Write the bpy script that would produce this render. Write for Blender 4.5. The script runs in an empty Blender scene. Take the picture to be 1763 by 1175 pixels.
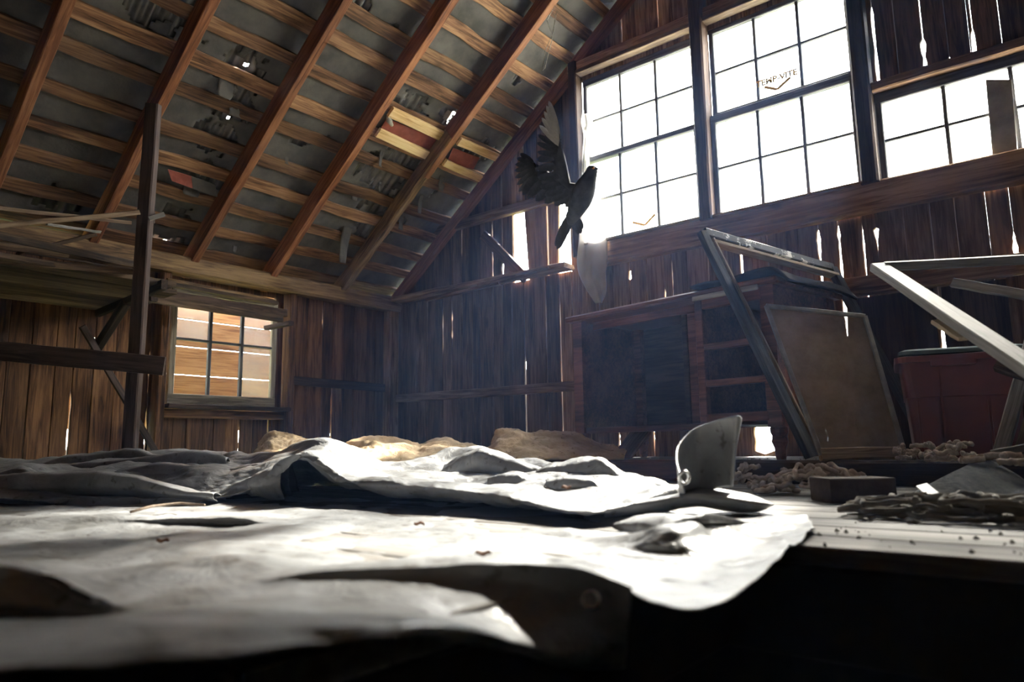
import bpy, bmesh, math, random
import numpy as np
from mathutils import Vector, Matrix, Quaternion, noise
random.seed(7)
scene = bpy.context.scene
COL = scene.collection
# ------------------------------------------------------------------ camera
F = 1222.72; CX, CY = 881.5, 587.5
YAW, PITCH, ROLL = math.radians(39.254), math.radians(8.4207), math.radians(-0.856)
EYE = Vector((0, 0, 0.16))
FW = Vector((-math.sin(YAW)*math.cos(PITCH), math.cos(YAW)*math.cos(PITCH), math.sin(PITCH)))
_r = Vector((math.cos(YAW), math.sin(YAW), 0)); _u = _r.cross(FW)
RT = _r*math.cos(ROLL) + _u*math.sin(ROLL); UP = -_r*math.sin(ROLL) + _u*math.cos(ROLL)
cam = bpy.data.cameras.new('camera'); camo = bpy.data.objects.new('camera', cam); COL.objects.link(camo)
camo.matrix_world = Matrix(((RT.x, UP.x, -FW.x, EYE.x), (RT.y, UP.y, -FW.y, EYE.y), (RT.z, UP.z, -FW.z, EYE.z), (0, 0, 0, 1)))
cam.sensor_width = 36; cam.lens = F/1763*36; cam.clip_start = 0.02; cam.clip_end = 200
cam.dof.use_dof = True; cam.dof.focus_distance = 3.3; cam.dof.aperture_fstop = 3.2
scene.camera = camo
# ------------------------------------------------------------------ light
SUN_DIR = Vector((0.10, -1.0, -0.78)).normalized()
sl = bpy.data.lights.new('sun', 'SUN'); so = bpy.data.objects.new('sun', sl); COL.objects.link(so)
so.rotation_euler = SUN_DIR.to_track_quat('-Z', 'Y').to_euler(); so.location = (-2, 9, 9)
sl.energy = 66; sl.angle = math.radians(5); sl.color = (1.0, 0.93, 0.82)
world = bpy.data.worlds.new('sky'); scene.world = world; world.use_nodes = True
wn = world.node_tree.nodes; wl = world.node_tree.links
bg = wn['Background']; bg.inputs['Color'].default_value = (0.95, 0.98, 1.0, 1); bg.inputs['Strength'].default_value = 20.0
vs = scene.view_settings
vs.view_transform = 'Standard'; vs.look = 'None'; vs.gamma = 1; vs.use_curve_mapping = False; vs.exposure = 0.35
HAZE = 0.0062

# ------------------------------------------------------------------ helpers
def ray(px, py): return FW + RT*((px-CX)/F) - UP*((py-CY)/F)
def at_d(px, py, d): return EYE + ray(px, py)*d
def on_x(px, py, v): R = ray(px, py); return EYE + R*((v-EYE.x)/R.x)
def on_y(px, py, v): R = ray(px, py); return EYE + R*((v-EYE.y)/R.y)
def on_z(px, py, v): R = ray(px, py); return EYE + R*((v-EYE.z)/R.z)
V = Vector
WM = {}
def empty(name, loc=(0, 0, 0)):
    o = bpy.data.objects.new(name, None); COL.objects.link(o); o.location = loc; o.empty_display_size = 0.1
    WM[o] = Matrix.Translation(V(loc)); return o
def thing(name, label, cat, loc=(0, 0, 0), group=None):
    o = empty(name, loc); return tag(o, label, cat, group)
def tag(o, label, cat, group=None):
    o['label'] = label; o['category'] = cat
    if group: o['group'] = group
    return o
def structure(name, loc=(0, 0, 0)):
    o = empty(name, loc); o['kind'] = 'structure'; return o
def link(name, me, mat, parent=None, M=None, smooth=False):
    o = bpy.data.objects.new(name, me); COL.objects.link(o)
    if mat and not me.materials: me.materials.append(mat)
    M = M if M is not None else Matrix.Identity(4)
    if parent is not None:
        o.parent = parent; o.matrix_parent_inverse = WM[parent].inverted()
    o.matrix_basis = M; WM[o] = M
    if smooth:
        me.polygons.foreach_set('use_smooth', [True]*len(me.polygons))
    return o
def mesh(name, verts, faces, mat, parent=None, M=None, smooth=False):
    me = bpy.data.meshes.new(name); me.from_pydata([tuple(v) for v in verts], [], faces); me.update()
    return link(name, me, mat, parent, M, smooth)
def from_bm(name, bm, mat, parent=None, M=None, smooth=False):
    bmesh.ops.recalc_face_normals(bm, faces=bm.faces)
    me = bpy.data.meshes.new(name); bm.to_mesh(me); bm.free()
    return link(name, me, mat, parent, M, smooth)
def frame(o, x, zhint):
    x = x.normalized(); z = (zhint - x*zhint.dot(x)).normalized(); y = z.cross(x)
    return Matrix(((x.x, y.x, z.x, o.x), (x.y, y.y, z.y, o.y), (x.z, y.z, z.z, o.z), (0, 0, 0, 1)))
def beam(name, a, b, w, t, mat, parent=None, face=V((0, 0, 1)), n=3, jit=0.0, ch=0.12, w2=None, t2=None, bow=0.0):
    """a bar from a to b; w across, t along the 'face' direction; chamfered, slightly uneven"""
    a, b = V(a), V(b); M = frame((a+b)/2, b-a, V(face)); L = (b-a).length
    w2 = w if w2 is None else w2; t2 = t if t2 is None else t2
    vs_, fs = [], []
    c = ch*min(w, t)
    for i in range(n+1):
        s = i/n; x = (s-0.5)*L; ww = (w+(w2-w)*s)/2; tt = (t+(t2-t)*s)/2
        oy = random.uniform(-jit, jit)*0.5; oz = random.uniform(-jit, jit)*0.3 + bow*(1-(2*s-1)**2)
        for (y, z) in ((-ww, -tt+c), (-ww, tt-c), (-ww+c, tt), (ww-c, tt), (ww, tt-c), (ww, -tt+c), (ww-c, -tt), (-ww+c, -tt)):
            vs_.append((x + (random.uniform(-jit, jit)*0.6 if i in (0, n) else 0), y + oy + random.uniform(-jit, jit)*0.25, z + oz + random.uniform(-jit, jit)*0.15))
    for i in range(n):
        for k in range(8):
            p, q = i*8+k, i*8+(k+1) % 8
            fs.append((p, q, q+8, p+8))
    fs.append(tuple(range(7, -1, -1))); fs.append(tuple(range(n*8, n*8+8)))
    o = mesh(name, vs_, fs, mat, parent, M); fix(o); return o
def fix(o):
    bm = bmesh.new(); bm.from_mesh(o.data); bmesh.ops.recalc_face_normals(bm, faces=bm.faces); bm.to_mesh(o.data); bm.free()
def slab(name, bl, br, tr, tl, t, nrm, mat, parent=None, n=1, jit=0.0, left=None, right=None, ss=None):
    """a plank with corners bl br tr tl (front face, nrm towards the viewer), t thick; left/right(s) shift the long edges inward"""
    bl, br, tr, tl = V(bl), V(br), V(tr), V(tl); nrm = V(nrm)
    mb, mt = (bl+br)/2, (tl+tr)/2
    M = frame((mb+mt)/2, mt-mb, nrm); Mi = M.inverted()
    vs_, fs = [], []
    ss = ss or [i/n for i in range(n+1)]; n = len(ss)-1
    for s in ss:
        l = bl.lerp(tl, s); r = br.lerp(tr, s); ac = (r-l).normalized()
        l = l + ac*((left(l) if left else 0) + random.uniform(0, jit)); r = r - ac*((right(r) if right else 0) + random.uniform(0, jit))
        g = min(.0035, t*.3)
        for p, off in ((l+ac*g, 0), (r-ac*g, 0), (r, -g*1.3), (r, -t), (l, -t), (l, -g*1.3)):
            vs_.append(Mi @ (p + nrm*off))
    for i in range(n):
        for k in range(6):
            p, q = i*6+k, i*6+(k+1) % 6
            fs.append((p, q, q+6, p+6))
    fs.append((5, 4, 3, 2, 1, 0)); fs.append(tuple(range(n*6, n*6+6)))
    o = mesh(name, vs_, fs, mat, parent, M); fix(o); return o
def box(name, lo, hi, mat, parent=None, bev=0.0):
    lo, hi = V(lo), V(hi); c = (lo+hi)/2; d = (hi-lo)/2
    bm = bmesh.new(); bmesh.ops.create_cube(bm, size=2)
    for v in bm.verts: v.co = V((v.co.x*d.x, v.co.y*d.y, v.co.z*d.z))
    if bev: bmesh.ops.bevel(bm, geom=bm.edges[:], offset=bev, segments=1, affect='EDGES')
    return from_bm(name, bm, mat, parent, Matrix.Translation(c))
def tube(name, pts, rad, mat, parent=None, k=6, taper=None, smooth=True, closed=False):
    pts = [V(p) for p in pts]; c = sum(pts, V((0, 0, 0)))/len(pts); M = Matrix.Translation(c)
    vs_, fs = [], []; n = len(pts); up = V((0.13, 0.21, 1)).normalized()
    for i, p in enumerate(pts):
        tg = (pts[min(i+1, n-1)] - pts[max(i-1, 0)]).normalized()
        s1 = tg.cross(up); s1 = s1.normalized() if s1.length > 1e-4 else V((1, 0, 0)); s2 = tg.cross(s1)
        r = rad*(taper(i/(n-1)) if taper else 1)
        for j in range(k):
            a = 2*math.pi*j/k; vs_.append(p - c + s1*(math.cos(a)*r) + s2*(math.sin(a)*r))
    for i in range(n-1):
        for j in range(k):
            fs.append((i*k+j, i*k+(j+1) % k, (i+1)*k+(j+1) % k, (i+1)*k+j))
    fs.append(tuple(range(k-1, -1, -1))); fs.append(tuple((n-1)*k+j for j in range(k)))
    o = mesh(name, vs_, fs, mat, parent, M, smooth); fix(o); return o
def cr(p, x, xs):
    """Catmull-Rom interpolation of values p (rows) given at xs"""
    p = np.asarray(p, float); xs = np.asarray(xs, float); x = np.asarray(x, float)
    m = np.zeros_like(p)
    m[1:-1] = (p[2:]-p[:-2])/(xs[2:]-xs[:-2])[:, None]; m[0] = (p[1]-p[0])/(xs[1]-xs[0]); m[-1] = (p[-1]-p[-2])/(xs[-1]-xs[-2])
    i = np.clip(np.searchsorted(xs, x)-1, 0, len(xs)-2); h = (xs[i+1]-xs[i]); t = ((x-xs[i])/h)[:, None]; h = h[:, None]
    return (2*t**3-3*t**2+1)*p[i] + (t**3-2*t**2+t)*h*m[i] + (-2*t**3+3*t**2)*p[i+1] + (t**3-t**2)*h*m[i+1]
def loft(name, rows, nu, nv, mat, parent=None, crumple=None, thick=0.0, M=None, base=None):
    """a sheet through rows of 3-D points (each row a list), nu x nv vertices"""
    R = []
    for row in rows:
        row = np.array([tuple(p) for p in row]); d = np.r_[0, np.cumsum(np.linalg.norm(np.diff(row, axis=0), axis=1))]
        if base is not None: d = np.asarray(base, float) if len(base) == len(row) else d
        d = d/d[-1]
        R.append(cr(row, np.linspace(0, 1, nu), d))
    R = np.array(R); vv = np.linspace(0, len(rows)-1, nv)
    P = np.stack([cr(R[:, j, :], vv, np.arange(len(rows))) for j in range(nu)], 1)
    return sheet(name, P, mat, parent, crumple, thick)
def sheet(name, P, mat, parent=None, crumple=None, thick=0.0, keep=None):
    nv, nu, _ = P.shape
    if crumple:
        N = np.cross(np.gradient(P, axis=1), np.gradient(P, axis=0)); N /= np.maximum(np.linalg.norm(N, axis=2, keepdims=True), 1e-9)
        for i in range(nv):
            for j in range(nu):
                P[i, j] += N[i, j]*crumple(Vector(P[i, j]), j/(nu-1), i/(nv-1))
    c = P.reshape(-1, 3).mean(0)
    vs_ = [tuple(q) for q in (P.reshape(-1, 3)-c)]
    fs = [(i*nu+j, i*nu+j+1, (i+1)*nu+j+1, (i+1)*nu+j) for i in range(nv-1) for j in range(nu-1) if keep is None or keep[i][j]]
    o = mesh(name, vs_, fs, mat, parent, Matrix.Translation(V(c)), True)
    if thick:
        md = o.modifiers.new('thick', 'SOLIDIFY'); md.thickness = thick; md.offset = 0
    return o
def ridged(p, s, seed=0.0, o=3):
    v = 0; a = 1; q = p*s + V((seed, seed*1.7, -seed))
    for _ in range(o):
        v += a*(1-abs(noise.noise(q))*2); a *= 0.5; q = q*2.03
    return v/1.75

# ------------------------------------------------------------------ materials
def mat_new(name):
    m = bpy.data.materials.new(name); m.use_nodes = True; return m, m.node_tree.nodes, m.node_tree.links, m.node_tree.nodes['Principled BSDF']
def N(nodes, t, **kw):
    n = nodes.new(t)
    for k, v in kw.items():
        if hasattr(n, k): setattr(n, k, v)
        else: n.inputs[k].default_value = v
    return n
def ramp(nodes, stops):
    r = nodes.new('ShaderNodeValToRGB'); e = r.color_ramp.elements
    while len(e) < len(stops): e.new(0.5)
    for el, (p, c) in zip(e, stops): el.position = p; el.color = (*c, 1)
    return r
def wood(name, dark, mid, light, rough=0.75, gs=1.0, var=0.5, bump=0.35, knots=True, spec=0.3):
    m, n, l, b = mat_new(name)
    tc = N(n, 'ShaderNodeTexCoord'); oi = N(n, 'ShaderNodeObjectInfo')
    off = N(n, 'ShaderNodeVectorMath', operation='SCALE'); off.inputs[0].default_value = (37, 19, 53); l.new(oi.outputs['Random'], off.inputs['Scale'])
    add = N(n, 'ShaderNodeVectorMath', operation='ADD'); l.new(tc.outputs['Object'], add.inputs[0]); l.new(off.outputs[0], add.inputs[1])
    mp = N(n, 'ShaderNodeMapping'); mp.inputs['Scale'].default_value = (1.6*gs, 26*gs, 26*gs); l.new(add.outputs[0], mp.inputs['Vector'])
    nz = N(n, 'ShaderNodeTexNoise', Scale=2.2, Detail=7.0, Roughness=0.62, Distortion=0.9); l.new(mp.outputs[0], nz.inputs['Vector'])
    mp2 = N(n, 'ShaderNodeMapping'); mp2.inputs['Scale'].default_value = (1.1, 5, 5); l.new(add.outputs[0], mp2.inputs['Vector'])
    nz2 = N(n, 'ShaderNodeTexNoise', Scale=1.7, Detail=3.0, Roughness=0.5); l.new(mp2.outputs[0], nz2.inputs['Vector'])
    mix = N(n, 'ShaderNodeMath', operation='MULTIPLY_ADD'); mix.inputs[1].default_value = 0.45; l.new(nz2.outputs['Fac'], mix.inputs[0])
    m2 = N(n, 'ShaderNodeMath', operation='MULTIPLY'); m2.inputs[1].default_value = 0.62; l.new(nz.outputs['Fac'], m2.inputs[0]); l.new(m2.outputs[0], mix.inputs[2])
    rp = ramp(n, [(0.41, dark), (0.52, mid), (0.63, light)]); l.new(mix.outputs[0], rp.inputs[0])
    last = rp.outputs[0]
    if knots:
        mp3 = N(n, 'ShaderNodeMapping'); mp3.inputs['Scale'].default_value = (2.2, 6, 6); l.new(add.outputs[0], mp3.inputs['Vector'])
        vo = N(n, 'ShaderNodeTexVoronoi', Scale=1.0); l.new(mp3.outputs[0], vo.inputs['Vector'])
        kr = ramp(n, [(0.03, (0.25, 0.2, 0.18)), (0.13, (1, 1, 1))]); l.new(vo.outputs['Distance'], kr.inputs[0])
        mm = N(n, 'ShaderNodeMixRGB', blend_type='MULTIPLY'); mm.inputs[0].default_value = 0.8; l.new(last, mm.inputs[1]); l.new(kr.outputs[0], mm.inputs[2]); last = mm.outputs[0]
    hs = N(n, 'ShaderNodeHueSaturation'); l.new(last, hs.inputs['Color'])
    mr = N(n, 'ShaderNodeMapRange'); mr.inputs['To Min'].default_value = 1-var; mr.inputs['To Max'].default_value = 1+var*0.7; l.new(oi.outputs['Random'], mr.inputs['Value']); l.new(mr.outputs[0], hs.inputs['Value'])
    l.new(hs.outputs[0], b.inputs['Base Color'])
    b.inputs['Roughness'].default_value = rough; b.inputs['Specular IOR Level'].default_value = spec
    bp = N(n, 'ShaderNodeBump', Strength=bump, Distance=0.004); l.new(nz.outputs['Fac'], bp.inputs['Height']); l.new(bp.outputs[0], b.inputs['Normal'])
    return m
def plain(name, c1, c2, scale=8.0, rough=0.8, spec=0.3, bump=0.2, metal=0.0, bs=None, stops=(0.35, 0.65)):
    m, n, l, b = mat_new(name)
    tc = N(n, 'ShaderNodeTexCoord'); nz = N(n, 'ShaderNodeTexNoise', Scale=scale, Detail=6.0, Roughness=0.6); l.new(tc.outputs['Object'], nz.inputs['Vector'])
    rp = ramp(n, [(stops[0], c1), (stops[1], c2)]); l.new(nz.outputs['Fac'], rp.inputs[0]); l.new(rp.outputs[0], b.inputs['Base Color'])
    b.inputs['Roughness'].default_value = rough; b.inputs['Specular IOR Level'].default_value = spec; b.inputs['Metallic'].default_value = metal
    if bump:
        nb = N(n, 'ShaderNodeTexNoise', Scale=bs or scale*6, Detail=4.0); l.new(tc.outputs['Object'], nb.inputs['Vector'])
        bp = N(n, 'ShaderNodeBump', Strength=bump, Distance=0.004); l.new(nb.outputs['Fac'], bp.inputs['Height']); l.new(bp.outputs[0], b.inputs['Normal'])
    return m
M_WALL = wood('barn_board', (0.03, 0.013, 0.006), (0.115, 0.052, 0.023), (0.23, 0.118, 0.054), var=0.45)
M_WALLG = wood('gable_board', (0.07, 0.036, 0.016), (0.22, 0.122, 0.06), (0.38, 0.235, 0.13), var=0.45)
M_WALLD = wood('gable_board_dark', (0.025, 0.013, 0.007), (0.085, 0.045, 0.023), (0.17, 0.095, 0.05), var=0.5)  # gable_board darkened; light falling off along the wall put into the colour
M_BEAM = wood('old_beam', (0.06, 0.035, 0.017), (0.20, 0.12, 0.06), (0.36, 0.24, 0.12), var=0.2, bump=0.6)
M_RAFTER = wood('rafter_red', (0.09, 0.03, 0.014), (0.22, 0.085, 0.036), (0.34, 0.15, 0.07), var=0.25, knots=False)
M_BATTEN = wood('batten', (0.045, 0.021, 0.010), (0.165, 0.082, 0.041), (0.30, 0.172, 0.092), var=0.5)
M_PINE = wood('fresh_pine', (0.48, 0.28, 0.11), (0.72, 0.49, 0.23), (0.85, 0.65, 0.36), var=0.1, bump=0.15)
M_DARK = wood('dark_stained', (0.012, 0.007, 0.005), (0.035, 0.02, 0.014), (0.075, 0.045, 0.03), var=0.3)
M_GREY = wood('weathered_grey', (0.12, 0.11, 0.10), (0.28, 0.26, 0.235), (0.46, 0.43, 0.39), var=0.25)
M_SASH = wood('sash_putty', (0.10, 0.085, 0.06), (0.24, 0.21, 0.16), (0.36, 0.32, 0.25), var=0.2, knots=False)
M_SASHD = wood('sash_dark', (0.03, 0.03, 0.032), (0.085, 0.085, 0.09), (0.16, 0.155, 0.15), var=0.2, knots=False)
M_ORANGE = wood('outer_board', (0.17, 0.07, 0.024), (0.31, 0.15, 0.055), (0.42, 0.23, 0.10), var=0.15)
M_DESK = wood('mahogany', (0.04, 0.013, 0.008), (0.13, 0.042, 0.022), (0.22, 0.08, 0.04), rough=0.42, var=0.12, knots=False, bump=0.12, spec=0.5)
M_FLOOR = wood('floor_board', (0.05, 0.046, 0.042), (0.115, 0.107, 0.097), (0.20, 0.187, 0.17), var=0.25, bump=0.5)
M_LUMBER = wood('lumber', (0.07, 0.045, 0.03), (0.19, 0.13, 0.085), (0.33, 0.25, 0.17), var=0.4)
M_FELT = plain('tar_felt', (0.07, 0.067, 0.064), (0.135, 0.128, 0.12), 5, 0.95, 0.1, 0.4, bs=60)
M_TIN = plain('rusty_tin', (0.10, 0.095, 0.09), (0.22, 0.21, 0.20), 9, 0.5, 0.4, 0.1, metal=0.6)
M_REDROLL = plain('red_roofing', (0.20, 0.055, 0.04), (0.28, 0.085, 0.06), 20, 0.9, 0.2, 0.5, bs=300)
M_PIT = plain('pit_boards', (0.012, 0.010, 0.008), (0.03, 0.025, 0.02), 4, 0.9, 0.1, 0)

def glass(name, tint, scatter, film):
    """dusty pane: clear part, light-scattering film, glossy face"""
    m, n, l, b = mat_new(name); out = n['Material Output']
    tr = N(n, 'ShaderNodeBsdfTransparent'); tr.inputs[0].default_value = (*tint, 1)
    tl = N(n, 'ShaderNodeBsdfTranslucent'); tl.inputs[0].default_value = (.86, .86, .86, 1)
    tc = N(n, 'ShaderNodeTexCoord'); nz = N(n, 'ShaderNodeTexNoise', Scale=7.0, Detail=6.0); l.new(tc.outputs['Object'], nz.inputs['Vector'])
    mr = N(n, 'ShaderNodeMapRange'); mr.inputs['From Min'].default_value = 0.3; mr.inputs['From Max'].default_value = 0.75
    mr.inputs['To Min'].default_value = scatter*.8; mr.inputs['To Max'].default_value = min(1, scatter*1.2)
    mx = N(n, 'ShaderNodeMixShader'); l.new(nz.outputs['Fac'], mr.inputs['Value']); l.new(mr.outputs[0], mx.inputs[0]); l.new(tr.outputs[0], mx.inputs[1]); l.new(tl.outputs[0], mx.inputs[2])
    b.inputs['Base Color'].default_value = (.5, .5, .48, 1); b.inputs['Roughness'].default_value = .2
    m2 = N(n, 'ShaderNodeMixShader'); m2.inputs[0].default_value = film; l.new(mx.outputs[0], m2.inputs[1]); l.new(b.outputs[0], m2.inputs[2]); l.new(m2.outputs[0], out.inputs['Surface'])
    return m
M_GLASS = glass('dusty_glass', (.95, .97, .98), .52, .03)
M_GLASS3 = glass('diffusing_glass', (.9, .93, .95), .86, .03)  # extra scattering added to weaken direct sun through window_4
M_GLASS2 = glass('dirty_glass', (.85, .84, .82), .15, .14)

# ------------------------------------------------------------------ the room shell
XW = -4.47; YG = 3.9                       # eave wall plane, gable wall plane
SL = 0.755; TH = math.atan(SL); Z0 = 1.25  # underside of the rafters
def roof(s, y, off): return V((XW + s*math.cos(TH) - off*math.sin(TH), y, Z0 + s*math.sin(TH) + off*math.cos(TH)))
def roof_z(x, off=0.12):
    x = -abs(x); return Z0 + (x-XW)*SL + off/math.cos(TH)
UPR = V((-math.sin(TH), 0, math.cos(TH))); ALR = V((math.cos(TH), 0, math.sin(TH)))

def gapped(gaps, axis):
    """gaps: list of (z0, z1, width): half the gap width at a point"""
    def f(p):
        h = 0.0004
        for z0, z1, w in gaps:
            if z0 <= p.z <= z1:
                t = (p.z-z0)/(z1-z0); f = (.12 + .88*t**1.6) if .025 < w < .06 else min(1, 9*t+.2, 9*(1-t)+.2)
                h = max(h, 0.5*w*f*((.8 if w < .06 else 1)+(.9 if w < .06 else .15)*noise.noise(V((p.x*9, p.y*9, p.z*23)))))
        return h
    return f
def plank_row(parent, plane, axis, lo, hi, zb, zt, gaps, mat, wid=0.135, t=0.022):
    """planks side by side from lo to hi along 'axis' ('x' on the gable wall, 'y' on the eave wall)"""
    g = {}
    for (c, z0, z1, w) in gaps:
        if lo < c < hi - 1e-6 or abs(c-lo) < 1e-6 or abs(c-hi) < 1e-6: g.setdefault(c, []).append((z0, z1, w))
    edges = [lo]
    for k in [q for q in sorted(g) if lo+1e-6 < q < hi-1e-6] + [hi]:
        n = max(1, round((k-edges[-1])/wid)); a = edges[-1]
        for i in range(1, n): edges.append(a + (k-a)*(i + random.uniform(-.18, .18))/n)
        edges.append(k)
    for a, b in zip(edges, edges[1:]):
        d = random.uniform(-0.007, 0.007)
        ga = gapped(g[a], axis) if a in g else gapped([], axis); gb = gapped(g[b], axis) if b in g else gapped([], axis)
        z1a, z1b = (zt(a), zt(b)) if callable(zt) else (zt, zt)
        zz = {zb, max(z1a, z1b)}
        for z0, z1, w in g.get(a, []) + g.get(b, []):
            zz |= {z0-.004, z0, *[z0+q*(z1-z0) for q in (.09, .18, .3, .4, .5, .6, .7, .82, .91)], z1, z1+.004}
        ss = [(z-zb)/(max(z1a, z1b)-zb) for z in sorted(zz) if zb <= z <= max(z1a, z1b)]; n = 1
        if axis == 'x':
            slab('plank', (a, plane+d, zb), (b, plane+d, zb), (b, plane+d, z1b), (a, plane+d, z1a), t, (0, -1, 0), mat, parent, n, 0.0003, ga, gb, ss)
        else:
            slab('plank', (plane+d, a, zb), (plane+d, b, zb), (plane+d, b, z1b), (plane+d, a, z1a), t, (1, 0, 0), mat, parent, n, 0.0003, ga, gb, ss)
# --- eave wall (left)
wall_left = structure('wall_left')
eg = [(1.525, .02, .50, .012), (1.525, .62, .70, .005), (1.63, .72, .93, .008), (1.945, .02, .42, .016), (1.945, .5, .78, .012), (3.08, .1, 1.16, .004), (3.30, .1, .66, .010), (3.21, 1.06, 1.2, .010), (3.21, .3, .62, .004)]
plank_row(wall_left, XW, 'y', -4.0, 1.1, 0, 1.33, [], M_WALL, 0.35)
plank_row(wall_left, XW, 'y', 1.1, 2.03, 0, 1.33, eg, M_WALL, 0.105)
plank_row(wall_left, XW, 'y', 2.03, 2.80, 0, 0.42, [(2.56, .1, .36, .006), (2.775, .02, .4, .012)], M_WALL, 0.09)
plank_row(wall_left, XW, 'y', 2.80, 3.92, 0, 1.33, eg, M_WALL, 0.10)
slab('plank', (XW, 2.03, 1.225), (XW, 2.80, 1.235), (XW, 2.80, 1.292), (XW, 2.03, 1.31), .02, (1, 0, 0), M_WALL, wall_left, 6, .004)
beam('wall_plate', (-4.40, -4.0, 1.325), (-4.40, 3.88, 1.325), 0.12, 0.115, M_BEAM, wall_left, n=26, jit=0.014)
beam('corner_post', (-4.42, 3.84, 0), (-4.42, 3.84, 1.27), 0.10, 0.09, M_WALLG, wall_left, V((1, 0, 0)), jit=0.004)
beam('stud', (-4.42, 1.985, 0), (-4.42, 1.985, 1.27), 0.055, 0.09, M_WALL, wall_left, V((1, 0, 0)), jit=0.004)
beam('stud', (-4.42, 2.885, 0), (-4.42, 2.885, 1.27), 0.055, 0.09, M_WALL, wall_left, V((1, 0, 0)), jit=0.004)
beam('girt', (-4.445, 2.92, 0.652), (-4.445, 3.80, 0.640), 0.062, 0.03, M_DARK, wall_left, V((1, 0, 0)), jit=0.003)
# --- window in the eave wall
window_1 = structure('window_1', (XW, 2.41, 0.42))
y0, y1, z0, z1 = 2.045, 2.79, 0.455, 1.20
sash = empty('sash', (XW, 2.41, 0.45)); sash.parent = window_1; sash.matrix_parent_inverse = WM[window_1].inverted()
beam('stile', (-4.44, y0+.018, z0), (-4.44, y0+.018, z1), 0.038, 0.03, M_SASH, sash, V((1, 0, 0)), jit=.001)
beam('stile', (-4.44, y1-.018, z0), (-4.44, y1-.018, z1), 0.038, 0.03, M_SASH, sash, V((1, 0, 0)), jit=.001)
beam('rail', (-4.44, y0, z0+.03), (-4.44, y1, z0+.03), 0.062, 0.032, M_SASH, sash, V((1, 0, 0)), jit=.001)
beam('rail', (-4.44, y0, z1-.02), (-4.44, y1, z1-.02), 0.045, 0.03, M_SASH, sash, V((1, 0, 0)), jit=.001)
gy = [y0+.037, y0+.037+.224, y0+.037+.448, y1-.037]; gz = [z0+.06, 0.865, z1-.04]
for k in (1, 2): beam('muntin', (-4.44, gy[k], z0+.04), (-4.44, gy[k], z1-.03), 0.022, 0.024, M_SASHD, sash, V((1, 0, 0)), jit=.001)
beam('muntin', (-4.44, y0+.02, gz[1]), (-4.44, y1-.02, gz[1]), 0.016, 0.022, M_SASHD, sash, V((1, 0, 0)), jit=.001)
def pane_x(x, ya, yb, za, zb, mat, parent): return mesh('pane', [(0, ya-(ya+yb)/2, za-(za+zb)/2), (0, yb-(ya+yb)/2, za-(za+zb)/2), (0, yb-(ya+yb)/2, zb-(za+zb)/2), (0, ya-(ya+yb)/2, zb-(za+zb)/2)], [(0, 1, 2, 3)], mat, parent, Matrix.Translation((x, (ya+yb)/2, (za+zb)/2)))
pane_x(-4.446, gy[0], gy[1], gz[1], gz[2], M_GLASS2, sash)
pane_x(-4.446, gy[2], gy[3], gz[1], gz[2], M_GLASS2, sash); pane_x(-4.446, gy[2], gy[3], gz[0], gz[1], M_GLASS2, sash)
beam('sill', (-4.40, 2.02, 0.436), (-4.40, 2.87, 0.436), 0.11, 0.026, M_DARK, window_1, V((0, 0, 1)), jit=.003)
beam('apron', (-4.43, 2.02, 0.392), (-4.43, 2.87, 0.392), 0.055, 0.035, M_WALL, window_1, V((1, 0, 0)), jit=.003)
# boards of the neighbouring shed seen through that window
for k, (za, zb) in enumerate(((0.30, 0.6775), (0.680, 0.8722), (0.8747, 1.065), (1.067, 1.32))):
    slab('cover_board', (-4.82, 1.3, za), (-4.82, 1.3, zb), (-4.82, 3.6, zb), (-4.82, 3.6, za), 0.02, (1, 0, 0), M_ORANGE, window_1, 6, 0.003)
# --- gable wall
wall_gable = structure('wall_back')
gl = [(-3.88, .88, 1.2, .010), (-3.78, .98, 1.22, .013), (-3.075, .14, .80, .011), (-2.88, .95, 1.16, .004), (-2.76, .14, 1.22, .010), (-2.21, 1.20, 1.26, .02), (-1.97, .98, 1.12, .012), (-1.915, .98, 1.28, .006), (-1.485, .8, 1.28, .017), (-1.055, .75, 1.13, .016), (-1.055, 1.08, 1.29, .042), (-.955, .7, 1.29, .014), (-.84, .60, 1.27, .009), (-.775, 1.12, 1.24, .03), (-.53, .56, .76, .02), (-.21, .86, 1.1, .016), (-2.33, .09, .34, .012), (-2.09, .09, .36, .03), (-1.42, .10, .26, .10), (-1.33, .12, .25, .04)]
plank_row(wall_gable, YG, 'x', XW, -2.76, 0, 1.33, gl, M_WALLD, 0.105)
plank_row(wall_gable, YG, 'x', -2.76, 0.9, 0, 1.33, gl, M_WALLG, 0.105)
plank_row(wall_gable, YG, 'x', 0.9, 4.47, 0, 1.33, [], M_WALLG, 0.4)
gu = [(-3.68, 1.62, 1.83, .012), (-3.36, 1.36, 1.83, .014), (-3.27, 1.36, 1.50, .012), (-2.855, 1.36, 1.90, .012), (-2.98, 1.6, 1.8, .003)]
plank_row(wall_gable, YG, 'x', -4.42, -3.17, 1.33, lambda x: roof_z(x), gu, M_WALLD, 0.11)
plank_row(wall_gable, YG, 'x', -3.17, -3.055, 1.84, lambda x: roof_z(x), [], M_WALLG, 0.12)
slab('plank', (-3.025, YG, 1.33), (-2.857, YG, 1.33), (-2.857, YG, 1.86), (-3.06, YG, 1.86), .022, (0, -1, 0), M_WALLG, wall_gable, 3, .002)
slab('plank', (-2.849, YG, 1.33), (-2.765, YG, 1.33), (-2.745, YG, 1.86), (-2.849, YG, 1.86), .022, (0, -1, 0), M_WALLG, wall_gable, 3, .003)
slab('plank', (-2.66, YG, 1.33), (-2.585, YG, 1.33), (-2.585, YG, 1.86), (-2.66, YG, 1.86), .022, (0, -1, 0), M_WALLG, wall_gable, 3, .003)
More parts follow.
